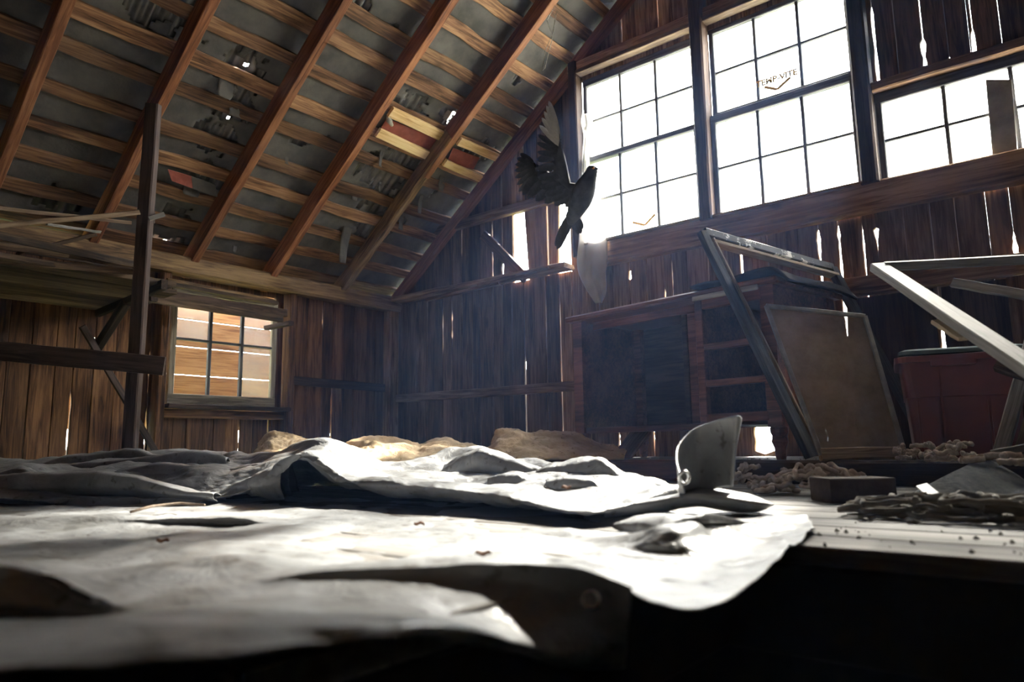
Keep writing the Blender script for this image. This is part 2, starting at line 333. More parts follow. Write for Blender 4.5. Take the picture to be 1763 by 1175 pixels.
plank_row(wall_gable, YG, 'x', -3.055, -2.57, 1.84, lambda x: roof_z(x), [], M_WALLD, 0.12)
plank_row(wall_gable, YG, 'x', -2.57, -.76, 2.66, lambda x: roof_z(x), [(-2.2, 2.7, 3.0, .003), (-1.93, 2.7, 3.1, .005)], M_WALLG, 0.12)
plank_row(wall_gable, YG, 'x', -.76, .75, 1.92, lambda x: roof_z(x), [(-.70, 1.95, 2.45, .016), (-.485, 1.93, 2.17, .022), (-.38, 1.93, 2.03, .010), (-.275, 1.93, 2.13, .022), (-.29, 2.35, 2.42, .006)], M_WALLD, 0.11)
plank_row(wall_gable, YG, 'x', .75, 4.42, 1.33, lambda x: roof_z(x), [], M_WALLG, 0.4)
beam('sill_beam', (-2.55, 3.865, 1.385), (4.4, 3.865, 1.385), 0.155, 0.07, M_WALLG, wall_gable, V((0, -1, 0)), n=20, jit=.006)
beam('header_board', (-3.95, 3.865, 1.865), (-2.60, 3.865, 1.865), 0.07, 0.05, M_WALLG, wall_gable, V((0, -1, 0)), n=6, jit=.004)
beam('girt', (-4.40, 3.875, .555), (-2.5, 3.875, .545), 0.065, 0.04, M_WALLG, wall_gable, V((0, -1, 0)), n=6, jit=.003)
beam('girt', (-1.35, 3.86, .935), (4.4, 3.86, .935), 0.10, 0.05, M_WALLG, wall_gable, V((0, -1, 0)), n=10, jit=.004)
beam('stud', (-.205, 3.86, 0), (-.205, 3.86, .88), 0.10, 0.05, M_WALLG, wall_gable, V((0, -1, 0)), n=3, jit=.003)
slab('dark_panel', (-.92, 3.895, .09), (-.545, 3.895, .09), (-.545, 3.895, .885), (-.92, 3.895, .885), .006, (0, -1, 0), M_DARK, wall_gable, 4, .004)  # thin near black panels over the planks below the girt
slab('dark_panel', (-.52, 3.895, .09), (-.255, 3.895, .09), (-.255, 3.895, .885), (-.52, 3.895, .885), .006, (0, -1, 0), M_DARK, wall_gable, 4, .004)
beam('brace', on_y(832, 405, 3.86), on_y(905, 480, 3.86), 0.075, 0.03, M_WALL, wall_gable, V((0, -1, 0)), n=4, jit=.004)
# ledge of split boards on the gable girt
beam('ledge_board', (-4.3, 3.80, 1.345), (-2.62, 3.82, 1.345), 0.13, 0.035, M_WALLG, wall_gable, V((0, 0, 1)), n=10, jit=.008)
beam('ledge_board', on_y(735, 517, 3.78), on_y(860, 488, 3.76), 0.04, 0.02, M_WALL, wall_gable, V((0, 0, 1)), n=5, jit=.006)
beam('ledge_board', on_y(825, 492, 3.74), on_y(950, 462, 3.80), 0.05, 0.018, M_WALL, wall_gable, V((0, 0, 1)), n=5, jit=.008)
beam('ledge_board', on_y(873, 478, 3.78), on_y(945, 461, 3.72), 0.03, 0.015, M_LUMBER, wall_gable, V((0, 0, 1)), n=4, jit=.006)
# --- gable windows
def gable_window(name, x0, x1, zb, zt, sashes, ncol):
    w = structure(name, ((x0+x1)/2, YG, zb)); fy = V((0, -1, 0))
    for (za, zc, yp, rb, rt, sm, mm, gm) in sashes:
        s = empty('sash', ((x0+x1)/2, yp, za)); s.parent = w; s.matrix_parent_inverse = WM[w].inverted()
        st = 0.03
        beam('stile', (x0+st/2, yp, za), (x0+st/2, yp, zc), st, .034, sm, s, fy, jit=.0015)
        beam('stile', (x1-st/2, yp, za), (x1-st/2, yp, zc), st, .034, sm, s, fy, jit=.0015)
        beam('rail', (x0, yp, za+rb/2), (x1, yp, za+rb/2), rb, .036, sm, s, fy, jit=.0015)
        beam('rail', (x0, yp, zc-rt/2), (x1, yp, zc-rt/2), rt, .036, sm, s, fy, jit=.0015)
        xs = [x0+st+(x1-x0-2*st)*k/ncol for k in range(ncol+1)]; zs = [za+rb, (za+rb+zc-rt)/2, zc-rt]
        for k in range(1, ncol): beam('muntin', (xs[k], yp, zs[0]-.005), (xs[k], yp, zs[2]+.005), .018, .024, mm, s, fy, jit=.002, n=5)
        beam('muntin', (x0+st-.005, yp, zs[1]), (x1-st+.005, yp, zs[1]), .015, .02, mm, s, fy, jit=.002, n=5)
        for i in range(ncol):
            for j in range(2):
                if gm(i, j) is None: continue
                a, b, c, d = xs[i], xs[i+1], zs[j], zs[j+1]; cx, cz = (a+b)/2, (c+d)/2
                mesh('pane', [(a-cx, 0, c-cz), (b-cx, 0, c-cz), (b-cx, 0, d-cz), (a-cx, 0, d-cz)], [(0, 1, 2, 3)], gm(i, j), s, Matrix.Translation((cx, yp+.006, cz)))
    return w
G1 = lambda i, j: M_GLASS
window_2 = gable_window('window_2', -2.52, -1.68, 1.46, 2.66, [(1.46, 2.075, 3.875, .035, .035, M_SASHD, M_SASHD, lambda i, j: None if (i == 0) else M_GLASS), (2.05, 2.66, 3.915, .035, .05, M_SASHD, M_SASHD, G1)], 3)
window_3 = gable_window('window_3', -1.60, -.80, 1.46, 2.66, [(1.455, 2.09, 3.875, .02, .05, M_SASHD, M_SASHD, G1), (2.06, 2.66, 3.915, .06, .03, M_SASHD, M_SASHD, G1)], 3)
window_4 = gable_window('window_4', -.72, .70, 1.46, 1.93, [(1.45, 1.93, 3.885, .02, .055, M_SASHD, M_SASHD, lambda i, j: M_GLASS3)], 5)
# casings and posts between the windows
trim = structure('trim_1', (-1.64, YG, 1.45))
fy = V((0, -1, 0))
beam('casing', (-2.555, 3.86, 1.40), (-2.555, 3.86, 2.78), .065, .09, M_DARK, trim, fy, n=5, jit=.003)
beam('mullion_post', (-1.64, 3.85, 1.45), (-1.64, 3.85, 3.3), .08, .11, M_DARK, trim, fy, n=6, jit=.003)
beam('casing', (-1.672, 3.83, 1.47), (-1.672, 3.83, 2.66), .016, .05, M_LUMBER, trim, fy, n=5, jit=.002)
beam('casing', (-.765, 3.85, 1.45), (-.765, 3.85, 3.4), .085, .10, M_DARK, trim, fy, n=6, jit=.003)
beam('head_board', (-2.6, 3.86, 2.745), (-1.67, 3.86, 2.745), .07, .06, M_WALLG, trim, fy, n=5, jit=.004)
beam('head_stop', (-2.52, 3.85, 2.695), (-1.68, 3.85, 2.695), .028, .07, M_LUMBER, trim, fy, n=5, jit=.002)
beam('head_board', (-1.6, 3.86, 2.75), (-.80, 3.86, 2.75), .07, .06, M_WALLG, trim, fy, n=5, jit=.004)
beam('head_stop', (-1.6, 3.85, 2.70), (-.80, 3.85, 2.70), .028, .07, M_LUMBER, trim, fy, n=5, jit=.002)
beam('head_board', (-.72, 3.855, 1.955), (.9, 3.855, 1.955), .05, .07, M_WALLG, trim, fy, n=6, jit=.006)
beam('stool', (-2.5, 3.85, 1.466), (-1.68, 3.85, 1.466), .09, .014, M_SASH, trim, V((0, 0, 1)), n=4, jit=.002)
beam('stool', (-1.6, 3.85, 1.462), (-.8, 3.85, 1.462), .09, .012, M_WALLG, trim, V((0, 0, 1)), n=4, jit=.002)
# --- roof: rafters, battens, felt, tin
ceiling = structure('ceiling')
RY = [-1.25, -.68, -.11, .46, 1.03, 1.565, 2.155, 2.715]
for y in RY:
    beam('rafter', roof(0.02, y-.025, .06), roof(5.55, y-.025, .06), .05, .12, M_RAFTER, ceiling, UPR, n=18, jit=.005, ch=.06)
beam('rafter', roof(1.28, 3.305, .06), roof(5.55, 3.305, .06), .05, .12, M_RAFTER, ceiling, UPR, n=14, jit=.005, ch=.06)
beam('rafter', roof(0.02, 3.30, .055), roof(1.62, 3.30, .06), .056, .11, M_BEAM, ceiling, UPR, n=12, jit=.010)   # grey spliced lower end
beam('rafter', roof(0.0, 3.86, .05), roof(5.55, 3.86, .05), .045, .10, M_RAFTER, ceiling, UPR, n=14, jit=.004)
for k in range(17):
    s = .13 + .2085*k + random.uniform(-.012, .012)
    cuts = [-2.0, random.choice((1.03, 1.54, 2.13)), 3.95]
    for a, b in zip(cuts, cuts[1:]):
        dsh = random.uniform(-.012, .012)
        beam('batten', roof(s+dsh, a+.002, .131), roof(s+dsh+random.uniform(-.008, .008), b-.002, .131), .078+random.uniform(-.012, .012), .021, M_BATTEN, ceiling, UPR, n=int(6*(b-a))+3, jit=.011)
for k in range(17, 26):
    s = .13 + .2085*k; beam('batten', roof(s, -2, .131), roof(s, 3.95, .131), .08, .021, M_BATTEN, ceiling, UPR, n=4, jit=.005)
# torn roofing felt on the battens
def rs(px, py, off=.145):
    R = ray(px, py); n = UPR; P0 = roof(0, 0, off); t = (P0-EYE).dot(n)/R.dot(n); P = EYE + R*t
    q = P - P0; return q.dot(ALR), P.y
holes = []
for (px, py, r, ky) in ((412, 128, .13, 1.0), (405, 190, .10, 1), (365, 238, .10, 1.3), (350, 300, .09, 1.4), (700, 192, .10, 1.7), (665, 295, .16, 1.2), (655, 345, .12, 1.4), (640, 392, .10, 1.2), (625, 415, .07, 1), (510, 242, .055, 1.2), (672, 50, .04, 1.2), (885, 140, .045, .7), (295, 375, .08, 1.2), (285, 430, .09, 1.2), (100, 345, .08, 1.5), (620, 5, .05, 1), (275, 10, .13, 1.4), (775, 200, .07, 1), (815, 262, .09, 1.5), (745, 330, .05, .6), (720, 365, .05, .6), (690, 385, .045, .7), (560, 240, .02, 1)):
    s, y = rs(px, py); holes.append((s, y, r, ky))
su = np.arange(.045, 3.7, .018); yu = np.arange(-.2, 3.93, .018)
P = np.array([[tuple(roof(s, y, .146 + .004*noise.noise(V((s*3, y*3, 0))))) for y in yu] for s in su])
keep = np.ones((len(su)-1, len(yu)-1), bool)
for i in range(len(su)-1):
    for j in range(len(yu)-1):
        s, y = su[i], yu[j]
        for hs_, hy, r, ky in holes:
            if abs(s-hs_) < r*2 and abs(y-hy) < r*3:
                d = math.hypot((s-hs_), (y-hy)/ky); d += r*.8*noise.noise(V((s*16, y*22, hs_*5)))
                if d < r: keep[i, j] = False; break
fo = sheet('roofing_felt', P, M_FELT, ceiling, None, .002, keep)
slab('roofing_felt', roof(3.7, -2.2, .146), roof(3.7, 3.93, .146), roof(5.7, 3.93, .146), roof(5.7, -2.2, .146), .002, -UPR, M_FELT, ceiling)
slab('roofing_felt', roof(.0, -4, .146), roof(0, -.2, .146), roof(3.7, -.2, .146), roof(3.7, -4, .146), .002, -UPR, M_FELT, ceiling)
# corrugated tin above
su = np.r_[-.12, -.06, -.02, -.004, .004, .012, .018, .025, .032, .04, np.linspace(.06, 5.75, 290)]; yu = np.arange(-4.0, 4.05, .0085)
S, Yv = np.meshgrid(su, yu, indexing='ij'); OFF = .172 + .009*np.sin(Yv*2*math.pi/.058)
P = np.stack([XW + S*math.cos(TH) - OFF*math.sin(TH), Yv, Z0 + S*math.sin(TH) + OFF*math.cos(TH)], 2)
keep = np.ones((len(su)-1, len(yu)-1), bool)
for (px, py, r) in ((422, 113, .016), (272, 425, .05), (778, 197, .02), (772, 206, .016), (768, 212, .014), (640, 283, .006), (628, 378, .007), (577, 405, .006), (740, 403, .006), (390, 203, .007), (712, 290, .008), (700, 292, .005)):
    s, y = rs(px, py, .17)
    keep[(np.hypot(S-s, Yv-y) < max(r, .009))[:-1, :-1]] = False
for ya, yb, sa, sb in ((1.20, 1.42, -.004, .018), (1.47, 1.58, -.004, .018), (2.75, 2.84, .018, .032), (2.93, 3.22, .018, .032)):
    keep[((Yv > ya) & (Yv < yb) & (S >= sa-1e-6) & (S < sb-1e-6))[:-1, :-1]] = False
sheet('tin_roof', P, M_TIN, ceiling, None, 0, keep)
# fresh pine patches and red roll roofing beside them
def rp(px, py, off): s, y = rs(px, py, off); return roof(s, y, off)
for (a, b, w) in (((672, 192), (772, 240), .072), ((650, 228), (748, 273), .066), ((790, 243), (880, 282), .062), ((765, 280), (830, 309), .055)):
    beam('pine_batten', rp(*a, .10), rp(*b, .10), w, .024, M_PINE, ceiling, UPR, n=4, jit=.003)
for q in (((666, 204), (655, 222), (742, 260), (752, 238)), ((780, 255), (770, 280), (815, 292), (826, 272))):
    slab('red_felt', rp(*q[0], .118), rp(*q[1], .118), rp(*q[2], .118), rp(*q[3], .118), .004, -UPR, M_REDROLL, ceiling)
slab('red_felt', rp(289, 292, .10), rp(296, 312, .08), rp(332, 325, .09), rp(330, 304, .11), .004, -UPR, M_REDROLL, ceiling)
slab('grey_felt', rp(330, 304, .108), rp(332, 325, .088), rp(375, 340, .06), rp(370, 318, .09), .004, -UPR, M_FELT, ceiling)
# torn flaps of felt hanging down
for (px, py, w, h, off) in ((588, 418, .075, .24, .10), (388, 150, .10, .12, .12), (655, 275, .03, .10, .11), (612, 340, .05, .06, .12), (760, 318, .06, .10, .11), (722, 352, .04, .13, .11), (690, 385, .05, .10, .11), (405, 430, .03, .06, .12), (496, 275, .03, .07, .13), (655, 325, .02, .06, .12), (405, 190, .07, .08, .11), (330, 330, .10, .07, .11)):
    s, y = rs(px, py, off); P = np.zeros((7, 6, 3)); rr = random.random()*9
    for i in range(7):
        for j in range(6):
            ww = w*(1-.35*i/6*abs(noise.noise(V((rr, i*.7, 0)))*2)); q = roof(s + h/2, y + (j/5-.5)*ww + .01*noise.noise(V((i, j, rr))), off+.035)
            P[i, j] = q + (-ALR*.55 - UPR*(.35*(i/6)) + V((0, 0, -.45)))*h*(i/6) + V((.012*noise.noise(V((i*.8, j*.9, rr))), 0, 0))
    sheet('felt_flap', P, M_FELT, ceiling, None, .002)
# other half of the roof and the walls behind the viewer
ceiling_right = structure('ceiling_right')
slab('roof_panel', (4.6, -4, 1.3), (4.6, 4, 1.3), (-.2, 4, Z0+4.4*SL+.45), (-.2, -4, Z0+4.4*SL+.45), .02, (-.6, 0, -.8), M_BATTEN, ceiling_right)
wall_right = structure('wall_right'); slab('plank', (4.47, 4, 0), (4.47, -4, 0), (4.47, -4, 1.5), (4.47, 4, 1.5), .02, (-1, 0, 0), M_WALL, wall_right)
wall_front = structure('wall_front')
mesh('plank', [(-4.6, -4, -.1), (4.6, -4, -.1), (4.6, -4, 1.4), (0, -4, 4.9), (-4.6, -4, 1.4)], [(0, 1, 2, 3, 4)], M_WALL, wall_front)
# --- floor
floor = structure('floor')
HX, HY = -.50, 1.165                       # left and far edge of the ladder hatch
ys = [HY + .145*k for k in range(14)]      # boards along x
for k, (a, b) in enumerate(zip(ys, ys[1:])):
    if a > 2.86: break
    for (xa, xb) in ((-4.45, -1.9-.3*(k % 3)), (-1.9-.3*(k % 3), 2.4)):
        slab('floor_board', (xa+.001, a+.0015, 0), (xa+.001, b-.0015, 0), (xb-.001, b-.0015, 0), (xb-.001, a+.0015, 0), .028, (0, 0, 1), M_FLOOR, floor, 8, .001)
for k in range(10):                        # boards left of the hatch
    b = HY - .145*k; a = b - .145
    slab('floor_board', (-4.45, a+.0015, 0), (-4.45, b-.0015, 0), (HX, b-.0015, 0), (HX, a+.0015, 0), .028, (0, 0, 1), M_FLOOR, floor, 6, .001)
slab('floor_board', (-4.45, -4, 0), (-4.45, -.29, 0), (HX, -.29, 0), (HX, -4, 0), .028, (0, 0, 1), M_FLOOR, floor)
slab('floor_board', (.75, -4, 0), (.75, HY, 0), (4.45, HY, 0), (4.45, -4, 0), .028, (0, 0, 1), M_FLOOR, floor)
slab('floor_board', (2.4, HY, 0), (2.4, 2.9, 0), (4.45, 2.9, 0), (4.45, HY, 0), .028, (0, 0, 1), M_FLOOR, floor)
slab('floor_board', (HX, -4, 0), (HX, -.7, 0), (.75, -.7, 0), (.75, -4, 0), .028, (0, 0, 1), M_FLOOR, floor)
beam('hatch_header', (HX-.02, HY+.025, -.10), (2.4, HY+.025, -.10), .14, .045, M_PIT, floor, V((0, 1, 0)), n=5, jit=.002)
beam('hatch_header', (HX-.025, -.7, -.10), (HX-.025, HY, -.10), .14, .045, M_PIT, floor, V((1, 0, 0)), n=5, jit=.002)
# raised floor along the gable
for k in range(7):
    a = 2.90 + .145*k; slab('floor_board', (-4.45, a+.001, .085), (-4.45, min(a+.144, 3.92), .085), (4.45, min(a+.144, 3.92), .085), (4.45, a+.001, .085), .025, (0, 0, 1), M_FLOOR, floor, 8, .001)
beam('step_beam', (-2.62, 2.87, .047), (-1.30, 2.875, .047), .09, .09, M_DESK, floor, V((0, 0, 1)), n=8, jit=.003)
beam('step_beam', (-1.29, 2.87, .045), (2.4, 2.86, .045), .085, .09, M_DARK, floor, V((0, 0, 1)), n=12, jit=.003)
# the shaft under the hatch
wall_hatch = structure('wall_hatch', (0, 0, -2.4))
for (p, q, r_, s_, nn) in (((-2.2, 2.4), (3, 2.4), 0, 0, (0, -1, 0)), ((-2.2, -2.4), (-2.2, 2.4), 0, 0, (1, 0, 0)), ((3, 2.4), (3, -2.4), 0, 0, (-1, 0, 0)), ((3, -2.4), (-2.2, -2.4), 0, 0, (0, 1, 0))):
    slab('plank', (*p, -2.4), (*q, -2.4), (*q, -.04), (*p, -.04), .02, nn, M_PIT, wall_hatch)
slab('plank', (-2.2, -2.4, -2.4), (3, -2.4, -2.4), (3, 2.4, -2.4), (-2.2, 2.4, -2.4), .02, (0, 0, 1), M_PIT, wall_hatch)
# ground outside
ground = mesh('ground', [(-60, -60, -2.6), (60, -60, -2.6), (60, 60, -2.6), (-60, 60, -2.6)], [(0, 1, 2, 3)], plain('meadow', (.10, .13, .05), (.2, .22, .1), .8, .9, .1, 0)); ground['kind'] = 'structure'
# thin volume that scatters mostly blue
m, n, l, b = mat_new('haze_volume'); n.remove(b)
vsn = N(n, 'ShaderNodeVolumeScatter', Density=HAZE, Anisotropy=0.35); vsn.inputs['Color'].default_value = (.30, .50, 1, 1); l.new(vsn.outputs[0], n['Material Output'].inputs['Volume'])
if HAZE > 0:
    hz = box('blue_haze', (-4.9, -4.3, -2.5), (4.9, 4.02, 5.6), m); hz['kind'] = 'stuff'; hz['label'] = 'faint bluish haze filling the loft'

# ================================================================== things
M_POST = wood('purple_brown', (.018, .011, .009), (.05, .033, .028), (.095, .066, .056), var=.2)
M_OLD = wood('dusty_lumber', (.02, .012, .007), (.07, .042, .024), (.17, .115, .07), var=.4)
# --- desk
DL = V((-2.16, 3.16, .085)); ang = math.atan2(-.2, 1.16)
EX = V((math.cos(ang), math.sin(ang), 0)); EY = V((-math.sin(ang), math.cos(ang), 0))
def dk(x, y, z): return DL + EX*x + EY*y + V((0, 0, z))
DW, DD, DH = 1.18, .56, .765
desk = thing('desk', 'old reddish brown wooden kneehole desk with missing drawers, turned feet and dark top', 'desk', DL + EX*.59 + EY*.28)
def dbox(name, lo, hi, m, parent=desk, bev=.003):
    lo, hi = V(lo), V(hi); c = (lo+hi)/2; d = (hi-lo)/2
    bm = bmesh.new(); bmesh.ops.create_cube(bm, size=2)
    for v in bm.verts: v.co = V((v.co.x*d.x, v.co.y*d.y, v.co.z*d.z))
    bmesh.ops.bevel(bm, geom=bm.edges[:], offset=bev, segments=1, affect='EDGES')
    p = dk(*c); M = Matrix(((EX.x, EY.x, 0, p.x), (EX.y, EY.y, 0, p.y), (0, 0, 1, p.z), (0, 0, 0, 1)))
    return from_bm(name, bm, m, parent, M)
dbox('desktop', (-.03, -.03, DH-.03), (DW+.03, DD+.03, DH), M_DESK, bev=.008)
dbox('apron', (.06, .10, DH-.07), (.80, .12, DH-.03), M_DESK)
dbox('side_panel', (.005, .06, .16), (.022, DD-.06, DH-.03), M_DESK)
dbox('side_panel', (DW-.022, .06, .16), (DW-.005, DD-.06, DH-.03), M_DESK)
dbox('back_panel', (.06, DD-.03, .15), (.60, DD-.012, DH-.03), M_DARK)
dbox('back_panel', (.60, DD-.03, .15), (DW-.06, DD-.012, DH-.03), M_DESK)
dbox('pedestal_side', (.80, .03, .16), (.818, DD-.03, DH-.03), M_DESK)
dbox('inner_panel', (.585, .20, .16), (.79, .218, DH-.05), M_DESK)
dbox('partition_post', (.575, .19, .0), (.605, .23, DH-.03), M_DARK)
dbox('bottom_rail', (.05, .02, .135), (.82, .05, .165), M_DESK)
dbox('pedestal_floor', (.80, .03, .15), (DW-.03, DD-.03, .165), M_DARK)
dbox('drawer_stile', (.785, .0, .14), (.825, .035, DH-.03), M_DESK)
for za, zb in ((.165, .205), (.325, .355), (.49, .52), (DH-.085, DH-.03)):
    dbox('drawer_rail', (.825, .0, za), (DW-.06, .03, zb), M_DESK)
dbox('edge_strip', (.80, -.036, DH-.05), (1.13, -.028, DH-.026), M_GREY)
def turned_leg(x, y):
    prof = [(0, .018), (.02, .022), (.05, .024), (.075, .034), (.10, .030), (.115, .037), (.135, .037), (.137, .034)]
    vs_, fs = [], []
    for z, r in prof:
        for j in range(12): a = 2*math.pi*j/12; vs_.append((r*math.cos(a), r*math.sin(a), z))
    nn = len(prof)
    for i in range(nn-1):
        for j in range(12): fs.append((i*12+j, i*12+(j+1) % 12, (i+1)*12+(j+1) % 12, (i+1)*12+j))
    fs.append(tuple(range(11, -1, -1)))
    b = len(vs_)
    for z in (.137, DH-.03):
        for (dx, dy) in ((-.032, -.032), (.032, -.032), (.032, .032), (-.032, .032)): vs_.append((dx, dy, z))
    fs += [(b, b+1, b+5, b+4), (b+1, b+2, b+6, b+5), (b+2, b+3, b+7, b+6), (b+3, b, b+4, b+7), (b+3, b+2, b+1, b), (b+4, b+5, b+6, b+7)]
    p = dk(x, y, 0)
    o = mesh('leg', vs_, fs, M_DESK, desk, Matrix(((EX.x, EY.x, 0, p.x), (EX.y, EY.y, 0, p.y), (0, 0, 1, p.z), (0, 0, 0, 1)))); fix(o)
for x, y in ((.035, .035), (DW-.035, .035), (.035, DD-.035), (DW-.035, DD-.035)): turned_leg(x, y)
# dark warped sheet lying on the right of the desk top
rows = []
for j in range(7):
    y = -.045 + .64*j/6; r_ = []
    for i in range(9):
        x = .80 + .47*i/8
        z = DH + .014 + .022*math.exp(-((i-5)/2.2)**2)*(.6+.4*j/6) - (.05*((i-7)/1.0 if i > 7 else 0))*1.0 + .006*math.sin(i*1.3+j)
        r_.append(dk(x, y, z))
    rows.append(r_)
M_RUBBER = plain('black_sheet', (.010, .010, .012), (.03, .03, .032), 7, 1.0, .0, .2)
o = loft('rubber_mat', rows, 40, 30, M_RUBBER, None, lambda p, u, v: .003*noise.noise(p*9), .012)
tag(o, 'black warped rubber mat lying on the right end of the desk top', 'mat')
# --- big black frame leaning over the desk corner
TL, BL, TR = on_y(1208, 400, 2.86), on_y(1398, 792, 2.935), on_y(1432, 462, 3.64)
BL = V((BL.x, BL.y, .10)); dv = BL - TL
M_CHAR = wood('charred_black', (.008, .009, .011), (.025, .026, .03), (.06, .06, .06), var=.1, bump=.5)
m, n, l, b = mat_new('peeling_paint')
tc = N(n, 'ShaderNodeTexCoord'); nz = N(n, 'ShaderNodeTexNoise', Scale=16.0, Detail=5.0, Roughness=.7); l.new(tc.outputs['Object'], nz.inputs['Vector'])
rp_ = ramp(n, [(.56, (.035, .032, .03)), (.60, (.7, .68, .64))]); l.new(nz.outputs['Fac'], rp_.inputs[0]); l.new(rp_.outputs[0], b.inputs['Base Color']); b.inputs['Roughness'].default_value = .7
M_PEEL = m
M_BEAD = wood('pale_edge', (.16, .10, .05), (.34, .24, .14), (.5, .4, .27), var=.1, knots=False)
fr = thing('storm_window', 'tall blackened empty wooden storm window leaning across the right front corner of the desk', 'window', BL)
nrm = (TR-TL).cross(dv).normalized()
if nrm.y > 0: nrm = -nrm
beam('stile', TL, BL, .044, .03, M_CHAR, fr, nrm, n=8, jit=.002, w2=.058)
beam('rail', TL + (TR-TL)*.02, TR, .042, .03, M_PEEL, fr, nrm, n=8, jit=.002)
beam('stile', TR, TR + dv*.92, .052, .035, M_CHAR, fr, nrm, n=8, jit=.002)
off = dv.normalized()*.045
beam('glazing_bead', TL + (TR-TL)*.04 + off, TR + off, .016, .04, M_BEAD, fr, nrm, n=4, jit=.001)
beam('glazing_bead', TL + (TR-TL).normalized()*.038 + dv*.03, BL + (TR-TL).normalized()*.042 - dv*.02, .010, .04, M_LUMBER, fr, nrm, n=4, jit=.001)
# --- insect screen leaning in front of it
BLs, BRs = V(on_y(1412, 778, 2.82)), V(on_y(1556, 780, 3.02)); TLs, TRs = on_y(1318, 528, 2.88), on_y(1488, 546, 3.10)
BLs.z = BRs.z = .108
sc_ = thing('window_screen', 'dusty brown insect screen in a thin metal frame leaning between desk and bin', 'screen', (BLs+BRs)/2)
ns = (BRs-BLs).cross(TLs-BLs).normalized()
if ns.y > 0: ns = -ns
M_ALU = plain('dull_metal', (.20, .19, .17), (.34, .33, .30), 14, .45, .5, .1, metal=.5)
for a, b in ((BLs, TLs), (TLs, TRs), (TRs, BRs)): beam('frame_bar', a + ns*.006, b + ns*.006, .016, .014, M_ALU, sc_, ns, n=3, jit=.0006)
beam('wooden_rail', BLs + V((0, 0, .004)), BRs + V((0, 0, .004)), .045, .03, M_BEAD, sc_, ns, n=4, jit=.002)
m, n, l, b = mat_new('screen_mesh'); out = n['Material Output']
tc = N(n, 'ShaderNodeTexCoord'); nz = N(n, 'ShaderNodeTexNoise', Scale=6.0, Detail=8.0, Roughness=.7); l.new(tc.outputs['Object'], nz.inputs['Vector'])
rp_ = ramp(n, [(.3, (.26, .215, .16)), (.7, (.52, .44, .34))]); l.new(nz.outputs['Fac'], rp_.inputs[0]); l.new(rp_.outputs[0], b.inputs['Base Color'])
b.inputs['Roughness'].default_value = .38; b.inputs['Metallic'].default_value = .4
tr = N(n, 'ShaderNodeBsdfTransparent'); mx = N(n, 'ShaderNodeMixShader'); mx.inputs[0].default_value = .74; l.new(tr.outputs[0], mx.inputs[1]); l.new(b.outputs[0], mx.inputs[2]); l.new(mx.outputs[0], out.inputs['Surface'])
rows = [[BLs.lerp(BRs, u).lerp(TLs.lerp(TRs, u), v) for u in (0, .25, .5, .75, 1)] for v in (0, .25, .5, .75, 1)]
loft('mesh_cloth', rows, 30, 30, m, sc_, lambda p, u, v: .004*math.sin(math.pi*u)*math.sin(math.pi*v)*noise.noise(p*5)*2)
# --- storage bin
M_BIN = plain('maroon_plastic', (.16, .042, .034), (.23, .07, .058), 3, .42, .5, .05)
M_LID = plain('green_plastic', (.05, .09, .08), (.10, .15, .13), 5, .35, .5, .05)
BO = V((-.43, 3.40, .085)); ba = math.atan2(.055, .27); BX = V((math.cos(ba), math.sin(ba), 0)); BY = V((-math.sin(ba), math.cos(ba), 0))
BM = Matrix(((BX.x, BY.x, 0, BO.x), (BX.y, BY.y, 0, BO.y), (0, 0, 1, BO.z), (0, 0, 0, 1)))
bin_ = thing('storage_bin', 'maroon plastic storage bin with a loose greenish lid beside the leaning screen', 'bin', BO)
def rrect(hx, hy, r, z, k=4):
    o = []
    for (sx, sy, a0) in ((1, 1, 0), (-1, 1, 90), (-1, -1, 180), (1, -1, 270)):
        for i in range(k+1):
            a = math.radians(a0 + 90*i/k); o.append((sx*(hx-r) + r*math.cos(a), sy*(hy-r) + r*math.sin(a), z))
    return o
def rings(name, R, mat, parent, M, caps=(True, True)):
    vs_, fs = [], []; k = len(R[0])
    for r in R: vs_ += r
    for i in range(len(R)-1):
        for j in range(k): fs.append((i*k+j, i*k+(j+1) % k, (i+1)*k+(j+1) % k, (i+1)*k+j))
    if caps[0]: fs.append(tuple(range(k-1, -1, -1)))
    if caps[1]: fs.append(tuple((len(R)-1)*k+j for j in range(k)))
    o = mesh(name, vs_, fs, mat, parent, M); fix(o); return o
H = .41; wx, wy = .205, .235
rings('body', [rrect(wx-.035, wy-.035, .03, 0), rrect(wx-.03, wy-.03, .035, .012), rrect(wx-.016, wy-.016, .035, H*.58), rrect(wx-.012, wy-.012, .035, H*.585), rrect(wx-.004, wy-.004, .03, H-.03), rrect(wx-.014, wy-.014, .03, H-.02), rrect(wx-.05, wy-.05, .02, .03)], M_BIN, bin_, BM, (True, True))
rings('rim', [rrect(wx-.004, wy-.004, .03, H-.035), rrect(wx+.014, wy+.014, .04, H-.035), rrect(wx+.016, wy+.016, .04, H-.012), rrect(wx-.004, wy-.004, .03, H-.008)], M_BIN, bin_, BM, (False, False))
def bbox(name, lo, hi, mat, bev=.004):
    lo, hi = V(lo), V(hi); c = (lo+hi)/2; d = (hi-lo)/2; bm = bmesh.new(); bmesh.ops.create_cube(bm, size=2)
    for v in bm.verts: v.co = V((v.co.x*d.x, v.co.y*d.y, v.co.z*d.z))
    bmesh.ops.bevel(bm, geom=bm.edges[:], offset=bev, segments=2, affect='EDGES'); return from_bm(name, bm, mat, bin_, BM @ Matrix.Translation(c))
bbox('handle', (-.10, -wy-.022, H-.055), (.05, -wy+.002, H-.028), M_BIN)
for x0_, x1_ in ((-.155, -.085), (.075, .15)): bbox('panel_rib', (x0_, -wy+.002, .03), (x1_, -wy+.03, H*.56), M_BIN, .008)
